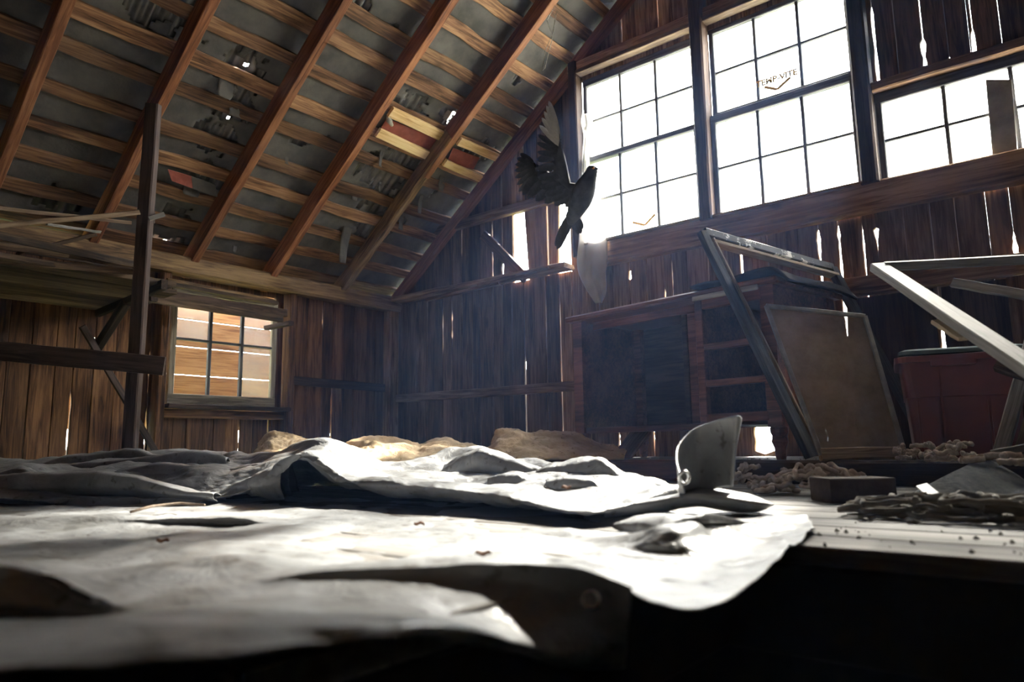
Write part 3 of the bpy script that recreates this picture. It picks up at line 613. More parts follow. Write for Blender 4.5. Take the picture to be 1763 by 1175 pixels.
bbox('panel_rib', (-.075, -wy+.006, .02), (-.066, -wy+.02, H-.07), M_BIN, .003)
rings('lid', [rrect(wx+.010, wy+.010, .04, 0), rrect(wx+.012, wy+.012, .04, .014), rrect(wx-.008, wy-.008, .035, .022), rrect(wx-.02, wy-.02, .035, .016)], M_LID, bin_, BM @ Matrix.Translation((.012, .012, H-.004)) @ Matrix.Rotation(.012, 4, 'Y'))
# --- pale frame corner leaning at the right
C0 = at_d(1512, 460, 2.45); E0 = at_d(1763, 628, 1.62); dd = E0 - C0; foot = C0 + dd*((C0.z-.02)/(-dd.z)*1.0)
gf = thing('pale_frame', 'pale weathered wooden frame corner slanting down in front of the maroon bin', 'frame', (foot.x, foot.y, 0))
E1 = at_d(1763, 447, 2.30); hd = E1 - C0
nf = hd.cross(dd).normalized()
if nf.y > 0: nf = -nf
M_PALE = wood('pale_paint', (.13, .125, .115), (.22, .21, .195), (.31, .295, .275), var=.08, knots=False)
beam('stile', C0, foot, .052, .03, M_PALE, gf, nf + V((0, 0, .9)), n=10, jit=.002)
beam('rail', C0 + hd.normalized()*.02, C0 + hd*1.9, .045, .03, M_PALE, gf, nf + V((0, 0, .6)), n=6, jit=.002)
beam('splinter', C0 + dd*.55 + V((-.02, 0, -.03)), C0 + dd*.70 + V((-.012, 0, -.032)), .025, .012, M_BEAD, gf, nf, n=4, jit=.006)
# --- broken trestle right of the bin
P0_, P1_ = at_d(1722, 792, 2.45), at_d(1763, 640, 2.5); P0_.z = .10
tt = thing('broken_trestle', 'broken grey wooden trestle standing at the right edge behind the pale frame', 'trestle', P0_)
up_ = (P1_-P0_); beam('post', P0_, P0_ + up_*1.8, .045, .035, M_GREY, tt, V((0, -1, .3)), n=5, jit=.003)
beam('brace_post', P0_ + V((.05, .03, .0)), P0_ + up_*1.7 + V((.06, .03, 0)), .03, .03, M_LUMBER, tt, V((0, -1, .3)), n=5, jit=.003)
beam('foot_rail', at_d(1712, 783, 2.42) , at_d(1790, 768, 2.3), .04, .03, M_GREY, tt, V((0, 0, 1)), n=4, jit=.003)
beam('cross_rail', at_d(1718, 627, 2.52), at_d(1800, 655, 2.4), .05, .035, M_OLD, tt, V((0, -1, .3)), n=4, jit=.003)
beam('top_rail', at_d(1640, 487, 2.75), at_d(1800, 515, 2.5), .035, .02, M_GREY, tt, V((0, -1, .3)), n=5, jit=.003)
# --- lumber leaning under the desk
o = beam('leaning_board', on_y(1068, 790, 3.44), on_y(1106, 742, 3.62), .11, .025, M_BATTEN, None, V((0, -1, .3)), n=4, jit=.003)
tag(o, 'short orange brown board slanting under the desk against the wall', 'board')
# --- left: post, rails, shelf with loose boards
post_t, post_b = at_d(264, 180, 3.32), at_d(224, 768, 3.32); post_b = post_b + (post_b-post_t)*.02; post_b.z = max(post_b.z, .001)
dpo = (post_b-post_t); post_b = post_t + dpo*((post_t.z-.002)/(-dpo.z))
sp = thing('shelf_post', 'brown upright post standing under the roof left of the small window', 'post', post_b)
beam('post', post_t, post_b, .062, .045, M_POST, sp, V((.8, -1, 0)), n=8, jit=.003)
beam('peg', at_d(256, 377, 3.30), at_d(283, 369, 3.34), .02, .02, M_PALE, sp, V((0, 0, 1)), n=2, jit=.001)
beam('block', at_d(259, 365, 3.34), at_d(259, 385, 3.34), .035, .03, M_POST, sp, V((0, -1, 0)), n=2, jit=.001)
a_, b_ = at_d(-160, 590, 3.05), at_d(283, 631, 3.24)
o = beam('cross_board', a_, b_, .085, .025, M_POST, None, V((.8, -1, 0)), n=8, jit=.003); tag(o, 'long dark horizontal board nailed across the post below the shelf', 'board')
o = beam('brace_stick', on_x(142, 562, -4.25), on_x(272, 785, -4.36), .035, .02, M_POST, None, V((1, 0, 0)), n=8, jit=.003); tag(o, 'thin diagonal stick leaning on the wall behind the post', 'stick')
shelf = thing('wall_shelf', 'deep plank shelf fixed high on the eave wall at the far left', 'shelf', (-4.0, .7, .98))
for k in range(6):
    x = -4.37 + .155*k; beam('shelf_board', (x, -.3 - .2*(k % 2), .99+random.uniform(-.004, .004)), (x+random.uniform(-.02, .02), 1.66+random.uniform(-.08, .06), .99), .15, .026, M_OLD if k % 3 else M_LUMBER, shelf, n=10, jit=.005)
beam('bracket', (-4.43, 1.62, .965), (-3.45, 1.55, .965), .05, .03, M_DARK, shelf, V((0, 1, 0)), n=3, jit=.003)
beam('knee_brace', (-4.42, 1.60, .70), (-3.95, 1.58, .955), .05, .04, M_DARK, shelf, V((0, 1, 0)), n=3, jit=.003)
loose = [((0, 468), (156, 468+0), 3.4, .05, M_LUMBER), ]
LB = [('grey stick crossing over the pile, slanting up towards the post', at_d(-60, 394, 2.95), at_d(240, 366, 3.28), .03, .022, M_LUMBER),
      ('pale thin lath lying high on the wall shelf, farthest up', at_d(-60, 352, 3.3), at_d(225, 384, 3.75), .028, .018, M_LUMBER),
      ('round grey pole slanting down across the shelf boards', at_d(-40, 398, 2.9), at_d(235, 457, 3.5), .04, .036, M_OLD),
      ('reddish lath crossing behind the round pole on the shelf', at_d(30, 436, 3.35), at_d(165, 404, 3.6), .022, .018, M_OLD),
      ('short orange tipped board on the front of the shelf', at_d(-80, 430, 3.05), at_d(158, 467, 3.35), .06, .028, M_OLD),
      ('long split grey board along the front edge of the shelf', at_d(-80, 442, 3.0), at_d(228, 467, 3.36), .10, .024, M_OLD),
      ('short dark split board on the middle of the shelf pile, nearest the post', at_d(120, 440, 3.3), at_d(232, 463, 3.45), .05, .02, M_OLD),
      ('rough bark edged slab lying under the round pole', at_d(-60, 416, 3.2), at_d(190, 447, 3.55), .08, .03, M_OLD),
      ('dark board lying at the back of the shelf against the plate', on_x(-40, 418, -4.28), on_x(232, 462, -4.28), .09, .03, M_DARK),
      ('narrow lath with a pale end lying on the shelf', at_d(80, 386, 3.5), at_d(172, 400, 3.75), .018, .014, M_GREY)]
for lab, a, b, w, t, mm in LB:
    o = beam('loose_board', a, b, w, t, mm, None, V((.3, -.2, 1)), n=8, jit=.005); tag(o, lab, 'board', 'loose boards on the far left shelf')
ws = thing('window_shelf', 'narrow shelf of three split boards across the top of the small window', 'shelf', (-4.25, 2.25, 1.0))
for (a, b, w, t, xx, mm) in (((250, 482), (476, 523), .052, .022, -4.22, M_OLD), ((262, 504), (492, 540), .03, .05, -4.18, M_DARK), ((248, 512), (486, 549), .028, .05, -4.16, M_OLD), ((288, 482), (474, 519), .03, .02, -4.34, M_BEAM)):
    beam('shelf_board', on_x(*a, xx), on_x(*b, xx), w, t, mm, ws, V((0, 0, 1)), n=8, jit=.006)
beam('bracket', (-4.42, 1.80, 1.03), (-4.12, 1.80, 1.03), .03, .04, M_DARK, ws, V((0, 1, 0)), n=2, jit=.002)
beam('bracket', (-4.42, 2.70, 1.0), (-4.12, 2.70, 1.0), .03, .04, M_DARK, ws, V((0, 1, 0)), n=2, jit=.002)

# --- tarpaulins -----------------------------------------------------
def cloth_mat(name, c1, c2, c3, rough, wr, trans=0.0):
    m, n, l, b = mat_new(name)
    tc = N(n, 'ShaderNodeTexCoord'); nz = N(n, 'ShaderNodeTexNoise', Scale=4.5, Detail=9.0, Roughness=.65); l.new(tc.outputs['Object'], nz.inputs['Vector'])
    rp = ramp(n, [(.36, c1), (.52, c2), (.66, c3)]); l.new(nz.outputs['Fac'], rp.inputs[0])
    sp = N(n, 'ShaderNodeTexNoise', Scale=38.0, Detail=3.0); l.new(tc.outputs['Object'], sp.inputs['Vector'])
    sr = ramp(n, [(.30, (.35, .3, .25)), (.37, (1, 1, 1))]); l.new(sp.outputs['Fac'], sr.inputs[0])
    mu = N(n, 'ShaderNodeMixRGB', blend_type='MULTIPLY'); mu.inputs[0].default_value = .8; l.new(rp.outputs[0], mu.inputs[1]); l.new(sr.outputs[0], mu.inputs[2])
    l.new(mu.outputs[0], b.inputs['Base Color'])
    rr = N(n, 'ShaderNodeMapRange'); rr.inputs['To Min'].default_value = rough-.12; rr.inputs['To Max'].default_value = rough+.2; l.new(nz.outputs['Fac'], rr.inputs['Value']); l.new(rr.outputs[0], b.inputs['Roughness'])
    b.inputs['Specular IOR Level'].default_value = .5
    w1 = N(n, 'ShaderNodeTexNoise', Scale=wr, Detail=5.0, Roughness=.6, Distortion=1.2); l.new(tc.outputs['Object'], w1.inputs['Vector'])
    ab = N(n, 'ShaderNodeMath', operation='PINGPONG'); ab.inputs[1].default_value = .12; l.new(w1.outputs['Fac'], ab.inputs[0])
    bp = N(n, 'ShaderNodeBump', Strength=.55, Distance=.02); l.new(ab.outputs[0], bp.inputs['Height']); l.new(bp.outputs[0], b.inputs['Normal'])
    return m
M_TARP = cloth_mat('grey_tarp', (.14, .14, .135), (.23, .235, .24), (.32, .33, .34), .33, 7.0)
M_TAN = cloth_mat('tan_canvas', (.42, .29, .15), (.58, .43, .25), (.70, .55, .36), .8, 9.0)
def PX(pts, **kw): return [at_d(*p) for p in pts]
def ZX(pts):
    return [on_z(px, py, z) for px, py, z in pts]
def crA(amp, s, seed):
    def f(p, u, v):
        q = p + V((noise.noise(p*3), noise.noise(p*3+V((7, 7, 7))), 0))*.06
        d = noise.voronoi(q*s*V((1, 1, .4)) if False else V((q.x*s, q.y*s, q.z*s*.4 + seed)))[0]
        d2 = noise.voronoi(V((q.x*s*2.6, q.y*s*2.6, seed*2.0)))[0]
        return amp*(1.1*(d[0]-.45) + .42*(d2[0]-.4) + .35*(ridged(p, s*1.3, seed, 3)-.35) + .10*(ridged(p, s*7, seed+5, 2)-.4))
    return f
# front sheet: rows from far to near, (px, py, height)
A = [
 [(-300, 872, .004), (0, 868, .004), (180, 865, .004), (450, 857, .004), (700, 862, .004), (850, 868, .004), (1000, 880, .004), (1150, 880, .004), (1250, 880, .004), (1330, 878, .004), (1390, 885, .004)],
 [(-300, 890, .003), (0, 888, .003), (180, 883, .003), (450, 868, .003), (700, 876, .003), (850, 897, .003), (1000, 915, .003), (1090, 920, .004), (1170, 893, .045), (1280, 893, .022), (1396, 896, .004)],
 [(-300, 893, .026), (0, 888, .026), (180, 886, .026), (380, 891, .018), (560, 888, .012), (850, 912, .004), (1000, 932, .004), (1085, 921, .022), (1160, 897, .048), (1280, 902, .020), (1398, 899, .006)],
 [(-300, 912, .012), (0, 908, .012), (180, 905, .012), (400, 904, .008), (600, 905, .005), (850, 925, .004), (980, 942, .004), (1085, 945, .010), (1170, 930, .028), (1290, 925, .010), (1398, 902, .008)],
 [(-300, 945, .010), (0, 938, .008), (180, 938, .006), (400, 935, .012), (600, 928, .006), (800, 940, .008), (960, 952, .004), (1080, 962, .006), (1180, 962, .012), (1300, 945, .008), (1399, 904, .010)],
 [(-300, 975, .012), (0, 965, .014), (170, 975, .010), (380, 958, .020), (560, 950, .010), (780, 956, .010), (960, 962, .012), (1080, 982, .008), (1190, 992, .008), (1308, 962, .010), (1400, 905, .012)],
 [(-300, 975, .055), (0, 973, .052), (90, 995, .044), (170, 1036, .022), (350, 1010, .014), (560, 983, .028), (760, 974, .030), (990, 977, .030), (1090, 1012, .012), (1200, 1037, .004), (1320, 975, .014), (1402, 906, .014)],
]
def fixrow(r, n=11):
    xs = np.array([p[0] for p in r], float); P = np.array([tuple(on_z(*p)) for p in r]); return P, xs
def rows_px(A, xs_common):
    out = []
    for r in A:
        P, xs = fixrow(r); t = xs_common*(xs[-1]-xs[0]) + xs[0]; out.append([V(q) for q in cr(P, t, xs)])
    return out
uc = np.linspace(0, 1, 40)
tarpA = thing('grey_tarp', 'large grey plastic tarp spread over the floor in the foreground, hanging over the hatch edge', 'tarp', (-1.3, .9, 0))
loft('sheet', rows_px(A, uc), 330, 190, M_TARP, tarpA, crA(.013, 5.0, 3.0), .0015)
# the fold that turns down and rolls forward at the hatch
B = [
 [(-300, 975, .055), (0, 973, .052), (90, 995, .044), (170, 1036, .022), (350, 1010, .014), (560, 983, .028), (760, 974, .030), (990, 977, .030), (1040, 992, .022), (1088, 1012, .012)],
 [(-300, 1040, .030), (0, 1040, .026), (90, 1046, .020), (170, 1052, .014), (350, 1040, .012), (560, 1010, .016), (760, 1004, .014), (990, 1018, .002), (1040, 1032, -.005), (1086, 1052, -.012)],
 [(-300, 1068, .016), (0, 1064, .014), (90, 1062, .014), (200, 1058, .018), (350, 1046, .024), (560, 1040, .016), (760, 1040, .006), (980, 1060, -.022), (1030, 1076, -.034), (1080, 1094, -.046)],
 [(-300, 1100, .050), (0, 1094, .050), (90, 1092, .050), (200, 1086, .052), (350, 1070, .056), (560, 1078, .050), (760, 1070, .038), (900, 1100, -.02), (980, 1130, -.06), (1078, 1120, -.07)],
 [(-300, 1150, .050), (0, 1142, .050), (90, 1140, .050), (200, 1136, .052), (350, 1128, .056), (560, 1112, .048), (760, 1096, .034), (900, 1130, -.04), (980, 1150, -.09), (1076, 1150, -.10)],
]
loft('front_fold', rows_px(B, uc), 240, 110, M_TARP, tarpA, crA(.007, 5.5, 9.0), .0015)
q = on_z(1018, 1033, -.004)
bm = bmesh.new(); bmesh.ops.create_circle(bm, cap_ends=True, radius=.0085, segments=20)
M_SHINE = plain('bright_metal', (.75, .75, .75), (.9, .9, .9), 5, .25, .5, 0, metal=1.0)
nq = (EYE-q).normalized()
tube('grommet', [q + nq*.010 + Matrix.Rotation(a, 4, nq) @ (nq.orthogonal().normalized()*.0085) for a in np.linspace(0, 2*math.pi, 25)], .0025, M_SHINE, tarpA, 6)
bm.free()
# back sheet with the lifted front edge
Bk = [
 [(-140, 840, 3.3), (0, 840, 3.3), (100, 840, 3.3), (210, 840, 3.25), (330, 838, 3.25), (450, 838, 3.2), (540, 838, 3.1), (600, 838, 3.1), (690, 838, 3.1), (780, 836, 3.1), (860, 838, 3.0), (960, 844, 2.7), (1040, 848, 2.5), (1110, 855, 2.25), (1165, 866, 2.0)],
 [(-140, 798, 3.0), (0, 790, 3.0), (100, 786, 3.0), (215, 777, 3.0), (330, 777, 3.0), (450, 778, 2.7), (556, 757, 2.45), (592, 760, 2.5), (680, 798, 2.6), (778, 771, 2.8), (850, 779, 2.7), (955, 797, 2.4), (1035, 794, 2.2), (1110, 826, 1.95), (1166, 836, 1.75)],
 [(-140, 812, 2.8), (0, 806, 2.8), (100, 802, 2.8), (200, 790, 2.75), (330, 792, 2.75), (450, 796, 2.5), (550, 764, 2.3), (596, 776, 2.35), (680, 806, 2.4), (775, 796, 2.55), (850, 800, 2.45), (955, 808, 2.2), (1035, 806, 2.05), (1110, 832, 1.85), (1167, 838, 1.7)],
 [(-140, 820, 2.6), (0, 811, 2.6), (35, 806, 2.55), (200, 803, 2.55), (280, 800, 2.5), (430, 806, 2.35), (538, 774, 2.15), (600, 792, 2.2), (680, 812, 2.2), (770, 814, 2.3), (850, 812, 2.2), (955, 818, 2.0), (1035, 818, 1.9), (1110, 838, 1.75), (1168, 839, 1.65)],
 [(-140, 826, 2.4), (0, 822, 2.4), (80, 818, 2.38), (190, 816, 2.35), (270, 824, 2.35), (420, 822, 2.2), (525, 780, 2.05), (600, 808, 2.05), (680, 820, 2.0), (770, 824, 2.0), (850, 826, 1.95), (955, 838, 1.8), (1035, 848, 1.65), (1110, 845, 1.62), (1168, 840, 1.6)],
 [(-140, 832, 2.2), (0, 841, 2.2), (80, 847, 2.2), (190, 855, 2.2), (280, 857, 2.2), (430, 839, 2.12), (520, 784, 1.97), (585, 824, 1.93), (680, 828, 1.83), (770, 833, 1.75), (850, 842, 1.65), (960, 866, 1.48), (1020, 875, 1.42), (1100, 857, 1.48), (1168, 841, 1.55)],
 [(-140, 858, 2.14), (0, 862, 2.14), (80, 866, 2.14), (190, 868, 2.14), (280, 866, 2.14), (430, 846, 2.12), (520, 787, 2.0), (585, 828, 1.96), (680, 852, 1.84), (770, 862, 1.75), (850, 872, 1.64), (960, 888, 1.47), (1020, 892, 1.42), (1100, 878, 1.48), (1168, 862, 1.55)],
 [(-140, 868, 2.3), (0, 872, 2.3), (80, 872, 2.3), (190, 866, 2.3), (280, 860, 2.3), (430, 848, 2.3), (520, 800, 2.2), (585, 832, 2.1), (680, 858, 1.95), (770, 868, 1.85), (850, 876, 1.76), (960, 886, 1.62), (1020, 892, 1.55), (1100, 880, 1.6), (1168, 866, 1.66)],
]
rowsB = []
for r in Bk:
    P = np.array([tuple(at_d(*p)) for p in r]); xs = np.array([p[0] for p in r], float); t = (xs - xs[0])/(xs[-1]-xs[0])
    rowsB.append([V(q) for q in cr(P, np.linspace(0, 1, 50), t)])
tarpB = thing('grey_tarp', 'rumpled grey tarp behind it with a lifted arch fold and a curled up eyelet corner', 'tarp', (-1.8, 2.0, 0))
loft('sheet', rowsB, 330, 170, M_TARP, tarpB, crA(.03, 4.2, 1.0), .0015)
def fold(crest, parent, mat, back=.22, front=.02, amp=.012, seed=0.0, under=.05):
    fh = V((-FW.x, -FW.y, 0)).normalized(); rows = []
    C = [at_d(*p) for p in crest]; n = len(C)
    for k, (df, fz) in enumerate(((-back, .15), (-back*.45, .72), (-.03, .98), (0, 1), (front, .9), (front*1.1, .5), (front*.4-under, .12))):
        rows.append([V((c.x, c.y, 0)) + fh*(df*(1 if 0 < i < n-1 else .55)) + V((0, 0, c.z*fz + .002)) for i, c in enumerate(C)])
    return loft('fold', rows, 90, 44, mat, parent, crA(amp, 7, seed), .0015)
for i, cr_ in enumerate((
    [(-250, 824, 2.3), (0, 819, 2.25), (60, 816, 2.22), (190, 815, 2.2), (245, 823, 2.17), (310, 840, 2.13), (370, 850, 2.1)],
    [(-40, 822, 2.4), (5, 812, 2.38), (36, 805, 2.37), (66, 817, 2.36)],
    [(40, 808, 2.8), (120, 786, 2.8), (175, 780, 2.8), (232, 774, 2.8), (262, 782, 2.78), (310, 792, 2.75)],
    [(60, 806, 2.65), (180, 793, 2.62), (262, 786, 2.6), (330, 777, 2.6), (350, 777, 2.6), (392, 790, 2.6)],
    [(170, 818, 2.45), (260, 800, 2.45), (300, 799, 2.43), (365, 808, 2.4), (430, 801, 2.38), (500, 790, 2.3)],
    [(430, 822, 2.2), (455, 812, 2.16), (490, 800, 2.1)],
    [(755, 806, 2.45), (800, 780, 2.4), (828, 772, 2.35), (870, 786, 2.3), (920, 802, 2.25), (950, 812, 2.2)],
    [(915, 816, 2.15), (955, 798, 2.1), (1008, 791, 2.05), (1037, 794, 2.0), (1064, 816, 1.95)],
    [(940, 828, 1.9), (985, 818, 1.88), (1015, 820, 1.85), (1030, 832, 1.8)],
    [(840, 824, 2.05), (890, 816, 2.02), (940, 832, 1.98)])):
    fold(cr_, tarpB, M_TARP, .2 if i < 5 else .16, .02 if i < 5 else .07, .010 if i < 5 else .016, i*3.3)
# curled corner with the eyelet
cc = at_d(1215, 850, 1.5); rr_ = []
M_VINYL = cloth_mat('stiff_vinyl', (.24, .24, .24), (.36, .37, .375), (.48, .49, .5), .3, 5.0)
for i in range(9):
    v = i/8
    top = [(1172, 822), (1163, 790), (1172, 762), (1198, 738), (1240, 722), (1270, 716), (1276, 720)]
    bot = [(1178, 850), (1170, 850), (1178, 852), (1205, 850), (1240, 840), (1260, 838), (1258, 836)]
    dep = [1.38, 1.45, 1.52, 1.56, 1.52, 1.47, 1.50]
    rr_.append([at_d(b[0]+(t[0]-b[0])*v, b[1]+(t[1]-b[1])*v, d + .03*(1-v)) for t, b, d in zip(top, bot, dep)])
loft('curled_corner', rr_, 50, 30, M_VINYL, tarpB, lambda p, u, v: .003*noise.noise(p*14), .003)
q = at_d(1178, 823, 1.385)
tube('grommet', [q + RT*(.010*math.cos(a)) + UP*(.012*math.sin(a)) for a in np.linspace(0, 2*math.pi, 21)], .0035, M_SHINE, tarpB, 6)
rr_ = [[at_d(x, y+dy*g, d+k*.10) for (x, y, d, g) in ((1040, 874, 1.46, .5), (1130, 851, 1.46, 1), (1200, 842, 1.44, 1), (1250, 846, 1.44, 1), (1300, 856, 1.45, .8), (1332, 868, 1.47, .1))] for k, dy in ((1.6, -3), (0.6, 4), (0, 10), (.1, 30), (.8, 34))]
loft('front_flap', rr_, 60, 24, M_TARP, tarpB, crA(.006, 7, 2.2), .0015)
# --- tan canvas heaps along the wall
def heap(name, label, top, base_y, d0, d1, zt_seed):
    rows = []; CA = crA(.020, 6.5, zt_seed); CF = lambda p, u, v: CA(p, u, v) + .034*(ridged(V((p.x, p.y, p.z*2.2)), 5.0, zt_seed, 4)-.3)
    for k in range(7):
        v = k/6; r = []
        for (px, py) in top:
            d = d0 + (d1-d0)*v; b_y = base_y
            hh = (b_y-py)*(1 if k == 4 else (.0, .35, .62, .86, 1., .7, .0)[k])
            r.append(at_d(px, b_y - hh, d))
        rows.append(r)
    o = loft(name, rows, 120, 60, M_TAN, None, lambda p, u, v: CF(p, u, v)*math.sin(math.pi*min(1, max(0, v)))**.5, .002)
    return tag(o, label, 'cloth', 'tan canvas heaps along the walls')
heap('canvas_cloth', 'brown crumpled canvas heap at the foot of the wall right of the small window', [(446, 782), (458, 757), (470, 748), (500, 752), (530, 760), (560, 768), (590, 782)], 790, 3.3, 4.0, 4.0)
heap('canvas_cloth', 'tan canvas heap below the corner of the two walls', [(588, 800), (605, 768), (640, 755), (665, 757), (700, 762), (722, 772), (750, 762), (790, 768), (830, 778), (850, 790)], 800, 3.0, 4.0, 7.0)
heap('canvas_cloth', 'largest tan canvas heap left of the front desk leg', [(838, 790), (850, 762), (860, 744), (890, 742), (915, 750), (950, 748), (990, 754), (1025, 764), (1050, 772), (1075, 785)], 792, 3.2, 3.72, 2.0)
# --- debris on the right
o = beam('wood_block', V((0, 0, 0)), V((1, 0, 0)), 1, 1, M_CHAR, None); bpy.data.objects.remove(o)
b0, b1 = on_z(1432, 868, 0), on_z(1545, 866, 0); db = (b1-b0).normalized(); q = (b0+b1)/2 + db.cross(V((0, 0, -1)))*.0
ny = V((-db.y, db.x, 0)); 
o = beam('wood_block', b0 + V((0, 0, .033)) + ny*.06, b1 + V((0, 0, .033)) + ny*.06, .12, .062, plain('grimy_block', (.03, .022, .018), (.07, .05, .04), 12, .85, .2, .3), None, V((0, 0, 1)), n=3, jit=.002, ch=.05)
tag(o, 'dark brown brick sized wooden block lying on the floor boards in front of the step', 'block')
M_SHING = plain('mineral_felt', (.055, .057, .058), (.12, .122, .12), 60, .95, .15, .6, bs=400)
q = [on_z(1560, 862, .004), on_z(1775, 868, .004), at_d(1768, 845, 1.95), at_d(1695, 790, 2.05)]
rows = [[at_d(1558, 858, 1.78), at_d(1640, 864, 1.76), at_d(1790, 868, 1.75)], [at_d(1592, 838, 1.86), at_d(1670, 832, 1.86), at_d(1775, 840, 1.86)], [at_d(1640, 815, 1.96), at_d(1692, 810, 1.96), at_d(1745, 815, 1.96)], [at_d(1685, 792, 2.05), at_d(1693, 789, 2.05), at_d(1702, 792, 2.05)]]
o = loft('shingle_sheet', rows, 24, 24, M_SHING, None, lambda p, u, v: .003*noise.noise(p*12), .004); tag(o, 'grey gritty roofing shingle propped up as a triangle on the rags', 'shingle')
rows = [[at_d(1577, 835, 1.80), at_d(1593, 833, 1.80)], [at_d(1597, 856, 1.76), at_d(1621, 853, 1.76)]]
P = [on_z(1580, 838, .03), on_z(1598, 833, .035), on_z(1622, 851, .03), on_z(1598, 854, .02)]
P = [at_d(1577, 837, 1.70), at_d(1596, 832, 1.72), at_d(1621, 852, 1.67), at_d(1597, 855, 1.65)]
cn = sum(P, V((0, 0, 0)))/4
o = slab('sun_patch_quad', P[3], P[2], P[1], P[0], .003, (0, -.5, .85), plain('sun_patch_white', (.7, .7, .72), (.85, .85, .87), 9, .6, .3, 0)); tag(o, 'small white quad standing in for a sun patch on the grey shingle', 'sun patch')  # patch of sunlight put in as an added white slab
# rags and rope
M_ROPE = plain('dirty_cotton', (.25, .19, .15), (.52, .44, .37), 30, .95, .1, .6, bs=150)
M_RAG = plain('grey_rag', (.10, .095, .085), (.24, .225, .20), 14, .95, .1, .5, bs=120)
def strands(name, label, cat, cpx, w, d, z, n, rad, mat, seed, ln=26, lift=.02, group=None):
    rnd = random.Random(seed); c = on_z(*cpx, z); t = thing(name, label, cat, c, group)
    for k in range(n):
        p = V((rnd.uniform(-w, w)*.7, rnd.uniform(-d, d)*.7, 0)); a = rnd.uniform(-.5, .5) + (math.pi if rnd.random() < .5 else 0) + YAW; pts = []
        for i in range(ln):
            a += rnd.uniform(-.65, .65); p = p + V((math.cos(a), math.sin(a)*.7, 0))*(w*.085)
            if abs(p.x) > w: a = math.pi-a; p.x = max(-w, min(w, p.x))
            if abs(p.y) > d: a = -a; p.y = max(-d, min(d, p.y))
            e = 1 - .6*(abs(p.x)/w)**2
            pts.append(c + p + V((0, 0, rad + lift*e*(k/max(1, n-1)) + lift*.45*abs(noise.noise(V((i*.35, k*2.1, seed)))))))
        tube('strand', cr(np.array([tuple(q) for q in pts]), np.linspace(0, ln-1, ln*2), np.arange(ln)), rad*rnd.uniform(.8, 1.15), mat, t, 6)
    return t
strands('tangled_rope', 'tangle of pale thick rope on the floor beside the curled tarp corner', 'rope', (1310, 850), .10, .10, .0, 9, .0075, M_ROPE, 3, 22, .075)
strands('cotton_rags', 'sunlit heap of twisted cotton rags left of the dark wooden block', 'rags', (1405, 852), .14, .13, 0, 24, .0075, M_ROPE, 5, 18, .07)
strands('grey_rags', 'grey twisted rags spread in front of the propped shingle', 'rags', (1680, 895), .24, .12, 0, 34, .0065, M_RAG, 8, 22, .035)
strands('rope_knot', 'small bunched pale rag at the foot of the maroon bin, left one', 'rags', (1580, 795), .07, .05, .085, 8, .008, M_ROPE, 11, 14, .055, 'small rags by the bin')
strands('rope_knot', 'flat bunched pale rag at the foot of the maroon bin, right one', 'rags', (1655, 797), .10, .05, .085, 8, .008, M_ROPE, 12, 16, .05, 'small rags by the bin')
strands('rope_knot', 'pale rag strip lying at the right edge below the trestle', 'rags', (1740, 803), .12, .05, .085, 5, .009, M_ROPE, 13, 18, .02, 'small rags by the bin')
# crumbs of dirt, joined: nobody could count them
rnd = random.Random(4); vs_, fs = [], []
def crumb(c, r):
    b = len(vs_)
    for dx, dy, dz in ((1, 0, 0), (-.5, .8, 0), (-.5, -.8, 0), (0, 0, .9), (0, 0, -.3)):
        vs_.append(tuple(c + V((dx*rnd.uniform(.6, 1.3), dy*rnd.uniform(.6, 1.3), dz))*r))
    fs.extend([(b, b+1, b+3), (b+1, b+2, b+3), (b+2, b, b+3), (b+1, b, b+4), (b+2, b+1, b+4), (b, b+2, b+4)])
for k in range(420):
    crumb(V((rnd.uniform(-.42, .55), rnd.uniform(1.2, 2.8), .002)), rnd.choice((.0015, .002, .003, .005)))
for k in range(260):
    crumb(V((rnd.uniform(-1.6, .6), rnd.uniform(2.84, 3.05), .092)), rnd.choice((.0015, .002, .004)))
for px, py in ((1440, 915), (1457, 917), (1420, 940), (1680, 928), (1742, 935), (1565, 902), (1500, 893)): crumb(on_z(px, py, .003), .006)
o = mesh('dirt_crumbs', vs_, fs, M_RAG); o['kind'] = 'stuff'; o['label'] = 'crumbs of dirt scattered over the bare floor boards'
# leaf litter on the tarp
M_LEAF = plain('dead_leaf', (.06, .025, .012), (.16, .07, .03), 30, .8, .2, .2)
for i, (px, py, z, lab) in enumerate(((975, 842, .07, 'dead brown leaf on the back tarp near its front fold'), (832, 958, .02, 'dead brown leaf in the middle of the bright front tarp'), (280, 935, .012, 'dead brown leaf on the left part of the front tarp'), (722, 905, .012, 'dead brown leaf at the shaded edge between the two tarps'))):
    c = on_z(px, py, z); P = np.zeros((5, 7, 3)); 
    for a in range(5):
        for b in range(7):
            ww = math.sin(math.pi*(b+.3)/6.6)*.006*(1+.5*noise.noise(V((b*1.7, i, 0)))); P[a, b] = c + RT*((b-3)*.0034) + FW*((a-2)/2*ww) + V((0, 0, .001 + .0022*abs(a-2) + .0015*math.sin(b*1.3+i)))
    o = sheet('dead_leaf', P, M_LEAF, None, None, .0006); tag(o, lab, 'leaf', 'dead leaves on the tarps')
# twig on the left
o = tube('dry_twig', [on_z(225, 882, .03), on_z(262, 872, .035), on_z(310, 867, .033), on_z(352, 870, .03)], .003, M_LUMBER); tag(o, 'thin dry twig lying on the left of the front tarp', 'twig')
